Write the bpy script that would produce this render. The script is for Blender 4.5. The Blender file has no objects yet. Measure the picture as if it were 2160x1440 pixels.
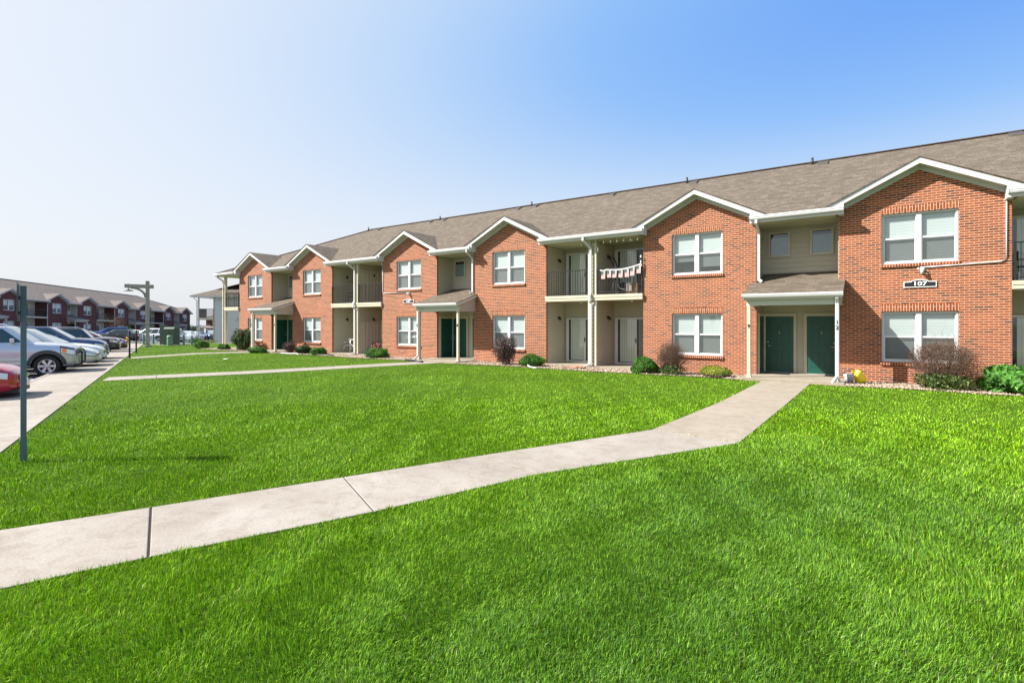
import bpy, bmesh, math, random
import numpy as np
from mathutils import Vector, Matrix
from mathutils.geometry import tessellate_polygon

SC = bpy.context.scene
COL = SC.collection
R = math.radians

# ------------------------------------------------------------------ camera, sky, sun, exposure
CAM_Y, CAM_Z = -19.8, 1.75
cam = bpy.data.objects.new('camera', bpy.data.cameras.new('camera'))
COL.objects.link(cam)
cam.location = (0, CAM_Y, CAM_Z)
cam.rotation_euler = (R(90), 0, R(34.68))
cam.data.sensor_width = 36
cam.data.lens = 1108 / 2160 * 36
cam.data.shift_y = -37.9 / 2160
cam.data.clip_start = 0.1
cam.data.clip_end = 3000
SC.camera = cam

SUN_EL = 41.0
SUN_DIR = Vector((-math.cos(R(38.7)) * math.cos(R(SUN_EL)), -math.sin(R(38.7)) * math.cos(R(SUN_EL)), math.sin(R(SUN_EL))))
w = bpy.data.worlds.new('World')
SC.world = w
w.use_nodes = True
nt = w.node_tree
bg = nt.nodes['Background']
sky = nt.nodes.new('ShaderNodeTexSky')
sky.sky_type = 'NISHITA'
sky.sun_disc = False
sky.sun_elevation = R(SUN_EL)
sky.sun_rotation = math.atan2(SUN_DIR.x, SUN_DIR.y)
sky.altitude = 200
sky.air_density = 1.0
sky.dust_density = 4.0
sky.ozone_density = 2.5
# hazy bright air round the sun's side of the sky, clear blue opposite
def wn(t, **k):
    x = nt.nodes.new(t)
    for a, b in k.items(): setattr(x, a, b)
    return x
tc = wn('ShaderNodeTexCoord')
nrm = wn('ShaderNodeVectorMath', operation='NORMALIZE'); nt.links.new(tc.outputs['Generated'], nrm.inputs[0])
dt = wn('ShaderNodeVectorMath', operation='DOT_PRODUCT'); nt.links.new(nrm.outputs[0], dt.inputs[0]); dt.inputs[1].default_value = SUN_DIR
sp = wn('ShaderNodeSeparateXYZ'); nt.links.new(nrm.outputs[0], sp.inputs[0])
m1 = wn('ShaderNodeMapRange', interpolation_type='SMOOTHSTEP'); m1.inputs[1].default_value = 0.90; m1.inputs[2].default_value = -0.35; nt.links.new(dt.outputs['Value'], m1.inputs[0])
m2_ = wn('ShaderNodeMapRange', interpolation_type='SMOOTHSTEP'); m2_.inputs[1].default_value = 0.06; m2_.inputs[2].default_value = 0.50; nt.links.new(sp.outputs[2], m2_.inputs[0])
mu = wn('ShaderNodeMath', operation='MULTIPLY'); nt.links.new(m1.outputs[0], mu.inputs[0]); nt.links.new(m2_.outputs[0], mu.inputs[1])
cr = wn('ShaderNodeValToRGB'); nt.links.new(mu.outputs[0], cr.inputs[0])
K = 3.95
for i, (p, c) in enumerate([(0.0, (0.84, 0.865, 0.905)), (0.12, (0.75, 0.83, 0.945)), (0.34, (0.54, 0.71, 0.955)), (0.62, (0.29, 0.54, 0.97)), (1.0, (0.13, 0.36, 0.94))]):
    e = cr.color_ramp.elements
    while len(e) < 5: e.new(.5)
    e[i].position = p; e[i].color = (*c, 1)
sc = wn('ShaderNodeVectorMath', operation='SCALE'); nt.links.new(cr.outputs[0], sc.inputs[0]); sc.inputs['Scale'].default_value = K
mx = wn('ShaderNodeMix', data_type='RGBA'); mx.inputs[0].default_value = 0.9
nt.links.new(sky.outputs[0], mx.inputs[6]); nt.links.new(sc.outputs[0], mx.inputs[7]); nt.links.new(mx.outputs[2], bg.inputs[0])
bg.inputs[1].default_value = 0.110

sun = bpy.data.objects.new('sun', bpy.data.lights.new('sun', 'SUN'))
COL.objects.link(sun)
sun.data.energy = 5.0
sun.data.angle = R(0.55)
sun.data.color = (1.0, 0.955, 0.88)
sun.rotation_euler = SUN_DIR.to_track_quat('Z', 'Y').to_euler()
sun.location = (-30, -30, 40)

SC.view_settings.view_transform = 'Standard'
SC.view_settings.look = 'None'
SC.view_settings.gamma = 1
SC.view_settings.exposure = 1.22
SC.cycles.max_bounces = 6
SC.cycles.transparent_max_bounces = 12

# ------------------------------------------------------------------ helpers
def tag(o, label=None, cat=None, group=None, kind=None):
    if label: o['label'] = label
    if cat: o['category'] = cat
    if group: o['group'] = group
    if kind: o['kind'] = kind
    return o

def empty(name, loc, rz=0.0):
    o = bpy.data.objects.new(name, None)
    COL.objects.link(o)
    o.empty_display_size = 0.2
    o.location = loc
    o.rotation_euler = (0, 0, rz)
    return o

def link_mesh(name, me, parent=None, loc=None, rz=None):
    o = bpy.data.objects.new(name, me)
    COL.objects.link(o)
    if parent: o.parent = parent
    if loc is not None: o.location = loc
    if rz is not None: o.rotation_euler = (0, 0, rz)
    return o

def copy_tree(o, parent=None):
    c = o.copy()
    COL.objects.link(c)
    c.parent = parent
    for ch in list(o.children):
        copy_tree(ch, c)
    return c

class MB:
    """collects faces, writes one mesh with metre-scaled UVs"""
    def __init__(s):
        s.v, s.f, s.m, s.smooth = [], [], [], []
    def face(s, pts, m=0, smooth=False):
        b = len(s.v)
        s.v += [tuple(p) for p in pts]
        s.f.append(tuple(range(b, b + len(pts))))
        s.m.append(m); s.smooth.append(smooth)
    def box(s, x0, x1, y0, y1, z0, z1, m=0):
        p = [(x0, y0, z0), (x1, y0, z0), (x1, y1, z0), (x0, y1, z0), (x0, y0, z1), (x1, y0, z1), (x1, y1, z1), (x0, y1, z1)]
        b = len(s.v); s.v += p
        for q in ((0, 3, 2, 1), (4, 5, 6, 7), (0, 1, 5, 4), (1, 2, 6, 5), (2, 3, 7, 6), (3, 0, 4, 7)):
            s.f.append(tuple(b + i for i in q)); s.m.append(m); s.smooth.append(False)
        return s
    def prism(s, poly, vec, m=0, caps=True):
        """poly: 3d points (any planar polygon), extruded by vec"""
        n = len(poly); b = len(s.v)
        vec = Vector(vec)
        P = [Vector(p) for p in poly]
        nr = Vector((0, 0, 0))
        for i in range(n):
            nr += P[i].cross(P[(i + 1) % n])
        if nr.dot(vec) > 0:
            P.reverse()
        s.v += [tuple(p) for p in P] + [tuple(p + vec) for p in P]
        tris = [(0, 1, 2)] if n == 3 else ([(0, 1, 2, 3)] if n == 4 else None)
        if tris is None:
            tris = []
            nn = Vector((0, 0, 0))
            for i in range(n):
                nn += P[i].cross(P[(i + 1) % n])
            for t in tessellate_polygon([P]):
                t = list(t)
                if (P[t[1]] - P[t[0]]).cross(P[t[2]] - P[t[0]]).dot(nn) < 0:
                    t.reverse()
                tris.append(tuple(t))
        if caps:
            for t in tris:
                s.f.append(tuple(b + i for i in t)); s.m.append(m); s.smooth.append(False)
                s.f.append(tuple(b + n + i for i in reversed(t))); s.m.append(m); s.smooth.append(False)
        for i in range(n):
            j = (i + 1) % n
            s.f.append((b + j, b + i, b + n + i, b + n + j)); s.m.append(m); s.smooth.append(False)
        return s
    def bar(s, a, b_, w, h, m=0, up=(0, 0, 1)):
        """box beam from a to b with width w (sideways) and height h"""
        a, b_ = Vector(a), Vector(b_)
        d = (b_ - a).normalized()
        u = Vector(up)
        sd = d.cross(u)
        if sd.length < 1e-4: sd = d.cross(Vector((0, 1, 0)))
        sd.normalize(); u = sd.cross(d).normalized()
        pts = [a - sd * w / 2 - u * h / 2, a + sd * w / 2 - u * h / 2, a + sd * w / 2 + u * h / 2, a - sd * w / 2 + u * h / 2]
        return s.prism(pts, b_ - a, m)
    def tube(s, path, r, n=6, m=0, caps=True):
        P = [Vector(p) for p in path]
        rs = r if isinstance(r, (list, tuple)) else [r] * len(P)
        b = len(s.v)
        ref = Vector((0, 0, 1))
        for i, p in enumerate(P):
            d = (P[min(i + 1, len(P) - 1)] - P[max(i - 1, 0)])
            if d.length < 1e-9: d = Vector((0, 0, 1))
            d.normalize()
            rf = ref if abs(d.dot(ref)) < 0.95 else Vector((1, 0, 0))
            x = d.cross(rf).normalized(); y = d.cross(x)
            for k in range(n):
                a = 2 * math.pi * k / n
                s.v.append(tuple(p + (x * math.cos(a) + y * math.sin(a)) * rs[i]))
        for i in range(len(P) - 1):
            for k in range(n):
                k2 = (k + 1) % n
                s.f.append((b + i * n + k, b + (i + 1) * n + k, b + (i + 1) * n + k2, b + i * n + k2)); s.m.append(m); s.smooth.append(True)
        if caps:
            s.f.append(tuple(b + k for k in range(n))); s.m.append(m); s.smooth.append(False)
            e = b + (len(P) - 1) * n
            s.f.append(tuple(e + k for k in reversed(range(n)))); s.m.append(m); s.smooth.append(False)
        return s
    def lathe(s, prof, c=(0, 0, 0), axis='z', n=20, m=0, smooth=True):
        """prof: list of (r, h)"""
        b = len(s.v)
        for r, h in prof:
            for k in range(n):
                a = 2 * math.pi * k / n
                x, y = r * math.cos(a), r * math.sin(a)
                if axis == 'z': p = (c[0] + x, c[1] + y, c[2] + h)
                elif axis == 'y': p = (c[0] + x, c[1] + h, c[2] - y)
                else: p = (c[0] + h, c[1] + x, c[2] + y)
                s.v.append(p)
        for i in range(len(prof) - 1):
            for k in range(n):
                k2 = (k + 1) % n
                s.f.append((b + i * n + k, b + i * n + k2, b + (i + 1) * n + k2, b + (i + 1) * n + k)); s.m.append(m); s.smooth.append(smooth)
        return s
    def mesh(s, name, mats):
        me = bpy.data.meshes.new(name)
        me.from_pydata(s.v, [], s.f)
        for mm in (mats if isinstance(mats, (list, tuple)) else [mats]):
            me.materials.append(mm)
        me.polygons.foreach_set('material_index', s.m)
        me.polygons.foreach_set('use_smooth', s.smooth)
        uv = me.uv_layers.new(name='UVMap')
        V = np.array(s.v)
        data = np.zeros((len(me.loops), 2), dtype=np.float32)
        for p in me.polygons:
            nx, ny, nz = p.normal
            h = math.hypot(nx, ny)
            if h < 0.05:
                t = (1, 0, 0); bt = (0, 1, 0)
            else:
                t = (-ny / h, nx / h, 0)
                bt = (ny * t[2] - nz * t[1], nz * t[0] - nx * t[2], nx * t[1] - ny * t[0])
            for li, vi in zip(p.loop_indices, p.vertices):
                q = V[vi]
                data[li, 0] = q[0] * t[0] + q[1] * t[1]
                data[li, 1] = q[0] * bt[0] + q[1] * bt[1] + q[2] * bt[2]
        uv.data.foreach_set('uv', data.ravel())
        me.validate()
        return me
    def build(s, name, mats, parent=None, loc=None, rz=None, bevel=0.0, seg=2, sub=0):
        o = link_mesh(name, s.mesh(name, mats), parent, loc, rz)
        if bevel:
            md = o.modifiers.new('bevel', 'BEVEL'); md.width = bevel; md.segments = seg; md.limit_method = 'ANGLE'; md.angle_limit = R(35)
            md.harden_normals = False
        return o

# ------------------------------------------------------------------ materials
def newmat(name):
    m = bpy.data.materials.new(name); m.use_nodes = True
    n = m.node_tree; b = n.nodes['Principled BSDF']
    return m, n, b
def N(n, t, **kw):
    x = n.nodes.new(t)
    for k, v in kw.items():
        if k in x.inputs: x.inputs[k].default_value = v
        else: setattr(x, k, v)
    return x
def ramp(n, stops):
    r = n.nodes.new('ShaderNodeValToRGB')
    e = r.color_ramp.elements
    while len(e) < len(stops): e.new(0.5)
    for i, (p, c) in enumerate(stops):
        e[i].position = p; e[i].color = (*c, 1)
    return r
def mixc(n, f, a, b, mode='MIX'):
    x = n.nodes.new('ShaderNodeMix'); x.data_type = 'RGBA'; x.blend_type = mode
    for i, v in ((0, f), (6, a), (7, b)):
        if isinstance(v, (int, float)): x.inputs[i].default_value = v
        elif isinstance(v, tuple): x.inputs[i].default_value = (*v[:3], 1)
        else: n.links.new(v, x.inputs[i])
    return x.outputs[2]
def plain(name, c, rough=0.6, metal=0.0, var=0.0, scale=3.0, spec=0.5, bump=0.0, bscale=40.0, coat=0.0):
    m, n, b = newmat(name)
    b.inputs['Roughness'].default_value = rough
    b.inputs['Metallic'].default_value = metal
    b.inputs['Specular IOR Level'].default_value = spec
    b.inputs['Coat Weight'].default_value = coat
    b.inputs['Coat Roughness'].default_value = 0.05
    b.inputs['Base Color'].default_value = (*c, 1)
    tc = n.nodes.new('ShaderNodeTexCoord')
    if var:
        no = N(n, 'ShaderNodeTexNoise', Scale=scale, Detail=5.0)
        n.links.new(tc.outputs['Object'], no.inputs['Vector'])
        rp = ramp(n, [(0.3, tuple(x * (1 - var) for x in c)), (0.7, tuple(min(1, x * (1 + var)) for x in c))])
        n.links.new(no.outputs[0], rp.inputs[0]); n.links.new(rp.outputs[0], b.inputs['Base Color'])
    if bump:
        no = N(n, 'ShaderNodeTexNoise', Scale=bscale, Detail=4.0)
        n.links.new(tc.outputs['Object'], no.inputs['Vector'])
        bp = N(n, 'ShaderNodeBump', Strength=bump, Distance=0.01)
        n.links.new(no.outputs[0], bp.inputs['Height']); n.links.new(bp.outputs[0], b.inputs['Normal'])
    return m

def brick_mat(name, c1, c2, dark, mortar, vertical=False, off=(0, 0)):
    m, n, b = newmat(name)
    uv = n.nodes.new('ShaderNodeUVMap')
    mp = N(n, 'ShaderNodeMapping')
    mp.inputs['Location'].default_value = (off[0], off[1], 0)
    if vertical: mp.inputs['Rotation'].default_value = (0, 0, R(90))
    else: mp.inputs['Scale'].default_value = (1.6, 1.0, 1.0)
    n.links.new(uv.outputs[0], mp.inputs[0])
    br = n.nodes.new('ShaderNodeTexBrick')
    br.offset = 0.5
    br.inputs['Scale'].default_value = 1.0
    br.inputs['Brick Width'].default_value = 0.21 * 1.6 if not vertical else 0.3
    br.inputs['Row Height'].default_value = 0.0703
    br.inputs['Mortar Size'].default_value = 0.0090
    br.inputs['Mortar Smooth'].default_value = 0.15
    br.inputs['Bias'].default_value = 0.0
    br.inputs['Color1'].default_value = (0, 0, 0, 1)
    br.inputs['Color2'].default_value = (1, 1, 1, 1)
    br.inputs['Mortar'].default_value = (0.5, 0.5, 0.5, 1)
    n.links.new(mp.outputs[0], br.inputs['Vector'])
    rp = ramp(n, [(0.0, dark), (0.12, tuple(0.5 * (a + q) for a, q in zip(dark, c1))), (0.26, c1), (0.75, c2), (1.0, tuple(x * 1.12 for x in c2))])
    n.links.new(br.outputs['Color'], rp.inputs[0])
    # slow patches over the wall and fine grain
    n1 = N(n, 'ShaderNodeTexNoise', Scale=0.9, Detail=3.0); n.links.new(uv.outputs[0], n1.inputs['Vector'])
    n2 = N(n, 'ShaderNodeTexNoise', Scale=60.0, Detail=3.0); n.links.new(uv.outputs[0], n2.inputs['Vector'])
    r1 = ramp(n, [(0.3, (0.86, 0.86, 0.88)), (0.7, (1.1, 1.08, 1.04))]); n.links.new(n1.outputs[0], r1.inputs[0])
    r2 = ramp(n, [(0.3, (0.82, 0.82, 0.82)), (0.7, (1.12, 1.12, 1.12))]); n.links.new(n2.outputs[0], r2.inputs[0])
    col = mixc(n, 1.0, rp.outputs[0], r1.outputs[0], 'MULTIPLY')
    col = mixc(n, 1.0, col, r2.outputs[0], 'MULTIPLY')
    mo = mixc(n, 1.0, mortar, r2.outputs[0], 'MULTIPLY')
    fin = mixc(n, br.outputs['Fac'], col, mo)
    n.links.new(fin, b.inputs['Base Color'])
    b.inputs['Roughness'].default_value = 0.88
    b.inputs['Specular IOR Level'].default_value = 0.25
    inv = N(n, 'ShaderNodeMath', operation='SUBTRACT'); inv.inputs[0].default_value = 1.0
    n.links.new(br.outputs['Fac'], inv.inputs[1])
    ad = N(n, 'ShaderNodeMath', operation='MULTIPLY_ADD'); ad.inputs[1].default_value = 0.15
    n.links.new(n2.outputs[0], ad.inputs[0]); n.links.new(inv.outputs[0], ad.inputs[2])
    bp = N(n, 'ShaderNodeBump', Strength=0.7, Distance=0.008)
    n.links.new(ad.outputs[0], bp.inputs['Height']); n.links.new(bp.outputs[0], b.inputs['Normal'])
    return m

def shingle_mat(name, c1, c2):
    m, n, b = newmat(name)
    uv = n.nodes.new('ShaderNodeUVMap')
    br = n.nodes.new('ShaderNodeTexBrick'); br.offset = 0.37; br.offset_frequency = 2; br.squash = 1.3; br.squash_frequency = 3
    for k, v in (('Scale', 1.0), ('Brick Width', 0.23), ('Row Height', 0.135), ('Mortar Size', 0.007), ('Mortar Smooth', 0.4)):
        br.inputs[k].default_value = v
    br.inputs['Color1'].default_value = (0, 0, 0, 1); br.inputs['Color2'].default_value = (1, 1, 1, 1)
    br.inputs['Mortar'].default_value = (0.0, 0.0, 0.0, 1)
    n.links.new(uv.outputs[0], br.inputs['Vector'])
    rp = ramp(n, [(0.0, c1), (0.6, tuple((p + q) / 2 for p, q in zip(c1, c2))), (1.0, c2)])
    n.links.new(br.outputs['Color'], rp.inputs[0])
    mp = N(n, 'ShaderNodeMapping'); mp.inputs['Scale'].default_value = (0.5, 2.2, 1)
    n.links.new(uv.outputs[0], mp.inputs[0])
    n1 = N(n, 'ShaderNodeTexNoise', Scale=1.6, Detail=5.0, Roughness=0.65); n.links.new(mp.outputs[0], n1.inputs['Vector'])
    r1 = ramp(n, [(0.3, (0.90, 0.89, 0.88)), (0.7, (1.07, 1.07, 1.07))]); n.links.new(n1.outputs[0], r1.inputs[0])
    n2 = N(n, 'ShaderNodeTexNoise', Scale=90.0, Detail=2.0); n.links.new(uv.outputs[0], n2.inputs['Vector'])
    r2 = ramp(n, [(0.3, (0.75, 0.75, 0.75)), (0.7, (1.2, 1.2, 1.2))]); n.links.new(n2.outputs[0], r2.inputs[0])
    col = mixc(n, 1.0, rp.outputs[0], r1.outputs[0], 'MULTIPLY')
    col = mixc(n, 1.0, col, r2.outputs[0], 'MULTIPLY')
    col = mixc(n, br.outputs['Fac'], col, tuple(x * 0.55 for x in c1))
    n.links.new(col, b.inputs['Base Color'])
    b.inputs['Roughness'].default_value = 0.95
    b.inputs['Specular IOR Level'].default_value = 0.2
    # each course steps down to the next one
    sep = n.nodes.new('ShaderNodeSeparateXYZ'); n.links.new(uv.outputs[0], sep.inputs[0])
    md = N(n, 'ShaderNodeMath', operation='DIVIDE'); md.inputs[1].default_value = 0.135; n.links.new(sep.outputs[1], md.inputs[0])
    fr = N(n, 'ShaderNodeMath', operation='FRACT'); n.links.new(md.outputs[0], fr.inputs[0])
    iv = N(n, 'ShaderNodeMath', operation='SUBTRACT'); iv.inputs[0].default_value = 1.0; n.links.new(fr.outputs[0], iv.inputs[1])
    ad = N(n, 'ShaderNodeMath', operation='MULTIPLY_ADD'); ad.inputs[1].default_value = 0.6
    n.links.new(n2.outputs[0], ad.inputs[0]); n.links.new(iv.outputs[0], ad.inputs[2])
    bp = N(n, 'ShaderNodeBump', Strength=0.6, Distance=0.012)
    n.links.new(ad.outputs[0], bp.inputs['Height']); n.links.new(bp.outputs[0], b.inputs['Normal'])
    return m

def siding_mat(name, c):
    m, n, b = newmat(name)
    tc = n.nodes.new('ShaderNodeTexCoord')
    mp = N(n, 'ShaderNodeMapping'); mp.inputs['Scale'].default_value = (1.5, 1.5, 14)
    n.links.new(tc.outputs['Object'], mp.inputs[0])
    no = N(n, 'ShaderNodeTexNoise', Scale=3.0, Detail=4.0); n.links.new(mp.outputs[0], no.inputs['Vector'])
    rp = ramp(n, [(0.3, tuple(x * 0.93 for x in c)), (0.7, tuple(x * 1.06 for x in c))])
    n.links.new(no.outputs[0], rp.inputs[0]); n.links.new(rp.outputs[0], b.inputs['Base Color'])
    b.inputs['Roughness'].default_value = 0.55
    return m

def glass_mat(name, tint=(0.75, 0.85, 0.85), refl=0.12):
    m, n, b = newmat(name)
    n.nodes.remove(b)
    tr = N(n, 'ShaderNodeBsdfTransparent'); tr.inputs[0].default_value = (*tint, 1)
    gl = N(n, 'ShaderNodeBsdfGlossy'); gl.inputs['Roughness'].default_value = 0.02; gl.inputs[0].default_value = (0.9, 0.95, 1, 1)
    fr = N(n, 'ShaderNodeLayerWeight', Blend=0.5)
    pw = N(n, 'ShaderNodeMath', operation='POWER'); pw.inputs[1].default_value = 4.0; n.links.new(fr.outputs['Facing'], pw.inputs[0])
    ad = N(n, 'ShaderNodeMath', operation='MULTIPLY_ADD'); ad.inputs[1].default_value = 0.7; ad.inputs[2].default_value = refl; ad.use_clamp = True
    n.links.new(pw.outputs[0], ad.inputs[0])
    mx = n.nodes.new('ShaderNodeMixShader')
    n.links.new(ad.outputs[0], mx.inputs[0]); n.links.new(tr.outputs[0], mx.inputs[1]); n.links.new(gl.outputs[0], mx.inputs[2])
    n.links.new(mx.outputs[0], n.nodes['Material Output'].inputs[0])
    return m

def screen_mat(name, c, cover):
    m, n, b = newmat(name)
    b.inputs['Base Color'].default_value = (*c, 1); b.inputs['Roughness'].default_value = 0.8
    tr = N(n, 'ShaderNodeBsdfTransparent')
    mx = n.nodes.new('ShaderNodeMixShader'); mx.inputs[0].default_value = cover
    n.links.new(tr.outputs[0], mx.inputs[1]); n.links.new(b.outputs[0], mx.inputs[2])
    n.links.new(mx.outputs[0], n.nodes['Material Output'].inputs[0])
    return m

def blind_mat(name, c, pitch, vertical=False):
    m, n, b = newmat(name)
    uv = n.nodes.new('ShaderNodeUVMap')
    wv = n.nodes.new('ShaderNodeTexWave'); wv.wave_type = 'BANDS'; wv.bands_direction = 'X' if vertical else 'Y'; wv.wave_profile = 'SAW'
    wv.inputs['Scale'].default_value = 0.314 / pitch / 2 * 1.0
    wv.inputs['Distortion'].default_value = 0.15
    n.links.new(uv.outputs[0], wv.inputs['Vector'])
    rp = ramp(n, [(0.0, tuple(x * 0.80 for x in c)), (0.25, c), (1.0, tuple(min(1, x * 1.04) for x in c))])
    n.links.new(wv.outputs[0], rp.inputs[0]); n.links.new(rp.outputs[0], b.inputs['Base Color'])
    b.inputs['Roughness'].default_value = 0.5
    return m

def attr_mat(name, rough=0.7, trans=0.25, spec=0.3, gain=1.0):
    """leaf or blade: colour comes with the mesh, some light passes through"""
    m, n, b = newmat(name)
    at = n.nodes.new('ShaderNodeAttribute'); at.attribute_name = 'Col'
    col = at.outputs['Color']
    n.links.new(col, b.inputs['Base Color'])
    b.inputs['Roughness'].default_value = rough
    b.inputs['Specular IOR Level'].default_value = spec
    if trans:
        tl = n.nodes.new('ShaderNodeBsdfTranslucent')
        n.links.new(mixc(n, 1.0, col, (1.0, 1.0, 0.55), 'MULTIPLY'), tl.inputs[0])
        mx = n.nodes.new('ShaderNodeMixShader'); mx.inputs[0].default_value = trans
        n.links.new(b.outputs[0], mx.inputs[1]); n.links.new(tl.outputs[0], mx.inputs[2])
        n.links.new(mx.outputs[0], n.nodes['Material Output'].inputs[0])
    return m

def concrete_mat(name, c, c2):
    m, n, b = newmat(name)
    tc = n.nodes.new('ShaderNodeTexCoord')
    n1 = N(n, 'ShaderNodeTexNoise', Scale=0.8, Detail=6.0, Roughness=0.6); n.links.new(tc.outputs['Object'], n1.inputs['Vector'])
    n2 = N(n, 'ShaderNodeTexNoise', Scale=45.0, Detail=4.0); n.links.new(tc.outputs['Object'], n2.inputs['Vector'])
    n3 = N(n, 'ShaderNodeTexVoronoi', Scale=55.0); n.links.new(tc.outputs['Object'], n3.inputs['Vector'])
    r1 = ramp(n, [(0.32, c2), (0.62, c)]); n.links.new(n1.outputs[0], r1.inputs[0])
    r2 = ramp(n, [(0.3, (0.84, 0.84, 0.84)), (0.7, (1.08, 1.08, 1.08))]); n.links.new(n2.outputs[0], r2.inputs[0])
    r3 = ramp(n, [(0.03, (0.55, 0.52, 0.5)), (0.12, (1, 1, 1))]); n.links.new(n3.outputs['Distance'], r3.inputs[0])
    n4 = N(n, 'ShaderNodeTexNoise', Scale=5.0, Detail=7.0, Roughness=0.7, Distortion=0.6); n.links.new(tc.outputs['Object'], n4.inputs['Vector'])
    r4 = ramp(n, [(0.34, (0.84, 0.81, 0.78)), (0.5, (1, 1, 1)), (0.68, (1.07, 1.07, 1.07))]); n.links.new(n4.outputs[0], r4.inputs[0])
    col = mixc(n, 1.0, r1.outputs[0], r2.outputs[0], 'MULTIPLY')
    col = mixc(n, 1.0, col, r4.outputs[0], 'MULTIPLY')
    col = mixc(n, 0.8, col, r3.outputs[0], 'MULTIPLY')
    n.links.new(col, b.inputs['Base Color'])
    b.inputs['Roughness'].default_value = 0.9
    b.inputs['Specular IOR Level'].default_value = 0.25
    bp = N(n, 'ShaderNodeBump', Strength=0.35, Distance=0.004)
    n.links.new(n2.outputs[0], bp.inputs['Height']); n.links.new(bp.outputs[0], b.inputs['Normal'])
    return m

def lawn_mat():
    m, n, b = newmat('lawn')
    tc = n.nodes.new('ShaderNodeTexCoord')
    n1 = N(n, 'ShaderNodeTexNoise', Scale=0.35, Detail=4.0); n.links.new(tc.outputs['Object'], n1.inputs['Vector'])
    n2 = N(n, 'ShaderNodeTexNoise', Scale=14.0, Detail=5.0, Roughness=0.7); n.links.new(tc.outputs['Object'], n2.inputs['Vector'])
    r1 = ramp(n, [(0.3, (0.045, 0.098, 0.003)), (0.7, (0.080, 0.155, 0.004))]); n.links.new(n1.outputs[0], r1.inputs[0])
    r2 = ramp(n, [(0.3, (0.45, 0.45, 0.45)), (0.7, (1.25, 1.25, 1.25))]); n.links.new(n2.outputs[0], r2.inputs[0])
    n.links.new(mixc(n, 1.0, r1.outputs[0], r2.outputs[0], 'MULTIPLY'), b.inputs['Base Color'])
    b.inputs['Roughness'].default_value = 0.9
    b.inputs['Specular IOR Level'].default_value = 0.15
    bp = N(n, 'ShaderNodeBump', Strength=1.0, Distance=0.05)
    n.links.new(n2.outputs[0], bp.inputs['Height']); n.links.new(bp.outputs[0], b.inputs['Normal'])
    return m

def asphalt_mat():
    m, n, b = newmat('asphalt')
    tc = n.nodes.new('ShaderNodeTexCoord')
    n1 = N(n, 'ShaderNodeTexNoise', Scale=0.25, Detail=5.0); n.links.new(tc.outputs['Object'], n1.inputs['Vector'])
    n2 = N(n, 'ShaderNodeTexNoise', Scale=70.0, Detail=3.0); n.links.new(tc.outputs['Object'], n2.inputs['Vector'])
    r1 = ramp(n, [(0.3, (0.06, 0.062, 0.068)), (0.7, (0.10, 0.102, 0.108))]); n.links.new(n1.outputs[0], r1.inputs[0])
    r2 = ramp(n, [(0.3, (0.7, 0.7, 0.7)), (0.7, (1.3, 1.3, 1.3))]); n.links.new(n2.outputs[0], r2.inputs[0])
    n.links.new(mixc(n, 1.0, r1.outputs[0], r2.outputs[0], 'MULTIPLY'), b.inputs['Base Color'])
    b.inputs['Roughness'].default_value = 0.85
    return m

def paint_mat(name, c, metal=0.0, rough=0.32):
    return plain(name, c, rough=rough, metal=metal, coat=1.0, var=0.04, scale=2)

M = {}
M['brick'] = brick_mat('orange_brick', (0.222, 0.046, 0.016), (0.282, 0.068, 0.023), (0.10, 0.029, 0.019), (0.52, 0.37, 0.26))
M['soldier'] = brick_mat('soldier_brick', (0.225, 0.051, 0.019), (0.275, 0.070, 0.026), (0.15, 0.037, 0.020), (0.50, 0.35, 0.24), vertical=True)
M['maroon'] = brick_mat('maroon_brick', (0.115, 0.040, 0.040), (0.145, 0.052, 0.050), (0.09, 0.033, 0.034), (0.16, 0.09, 0.085))
M['maroon_s'] = M['maroon']
M['roof'] = shingle_mat('taupe_shingle', (0.100, 0.081, 0.063), (0.160, 0.132, 0.102))
M['roof2'] = shingle_mat('grey_shingle', (0.15, 0.125, 0.113), (0.22, 0.185, 0.168))
M['white'] = plain('white_trim', (0.58, 0.575, 0.57), 0.4, var=0.05, scale=1.5)
M['vinyl'] = plain('white_vinyl', (0.60, 0.60, 0.61), 0.3)
M['frieze'] = plain('shaded_white_trim', (0.50, 0.52, 0.48), 0.5, var=0.05)  # white trim, its shade under the rakes put into a greyer colour
M['soffit'] = plain('cream_soffit', (0.50, 0.48, 0.36), 0.6, var=0.10, scale=1.2)
M['cream'] = plain('cream_paint', (0.50, 0.46, 0.35), 0.55, var=0.06, scale=2)
M['siding'] = siding_mat('tan_siding', (0.44, 0.405, 0.315))
M['siding_grey'] = siding_mat('grey_siding', (0.56, 0.555, 0.54))
M['corner'] = plain('tan_corner_trim', (0.42, 0.37, 0.26), 0.55, var=0.05)
M['door'] = plain('green_door_paint', (0.006, 0.068, 0.048), 0.38, var=0.08, scale=2)
M['glass'] = glass_mat('window_glass', (0.93, 0.97, 0.97), 0.10)
M['glass_dark'] = glass_mat('dark_glass', (0.55, 0.62, 0.62), 0.10)
M['screen'] = screen_mat('insect_screen', (0.07, 0.08, 0.08), 0.5)
M['blind'] = blind_mat('white_slat_blind', (0.45, 0.48, 0.47), 0.045)
M['vblind'] = plain('vertical_blind', (0.62, 0.64, 0.56), 0.7)
M['curtain'] = plain('sheer_curtain', (0.50, 0.54, 0.56), 0.8, var=0.08, scale=6)
M['dark'] = plain('room_shade', (0.02, 0.022, 0.025), 0.9)  # for flat sheets behind the glass; the room's shade is put into the colour
M['black'] = plain('black_metal', (0.012, 0.013, 0.014), 0.4)
M['chrome'] = plain('chrome', (0.75, 0.75, 0.76), 0.15, metal=1.0)
M['brass'] = plain('brass', (0.65, 0.45, 0.15), 0.3, metal=1.0)
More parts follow.
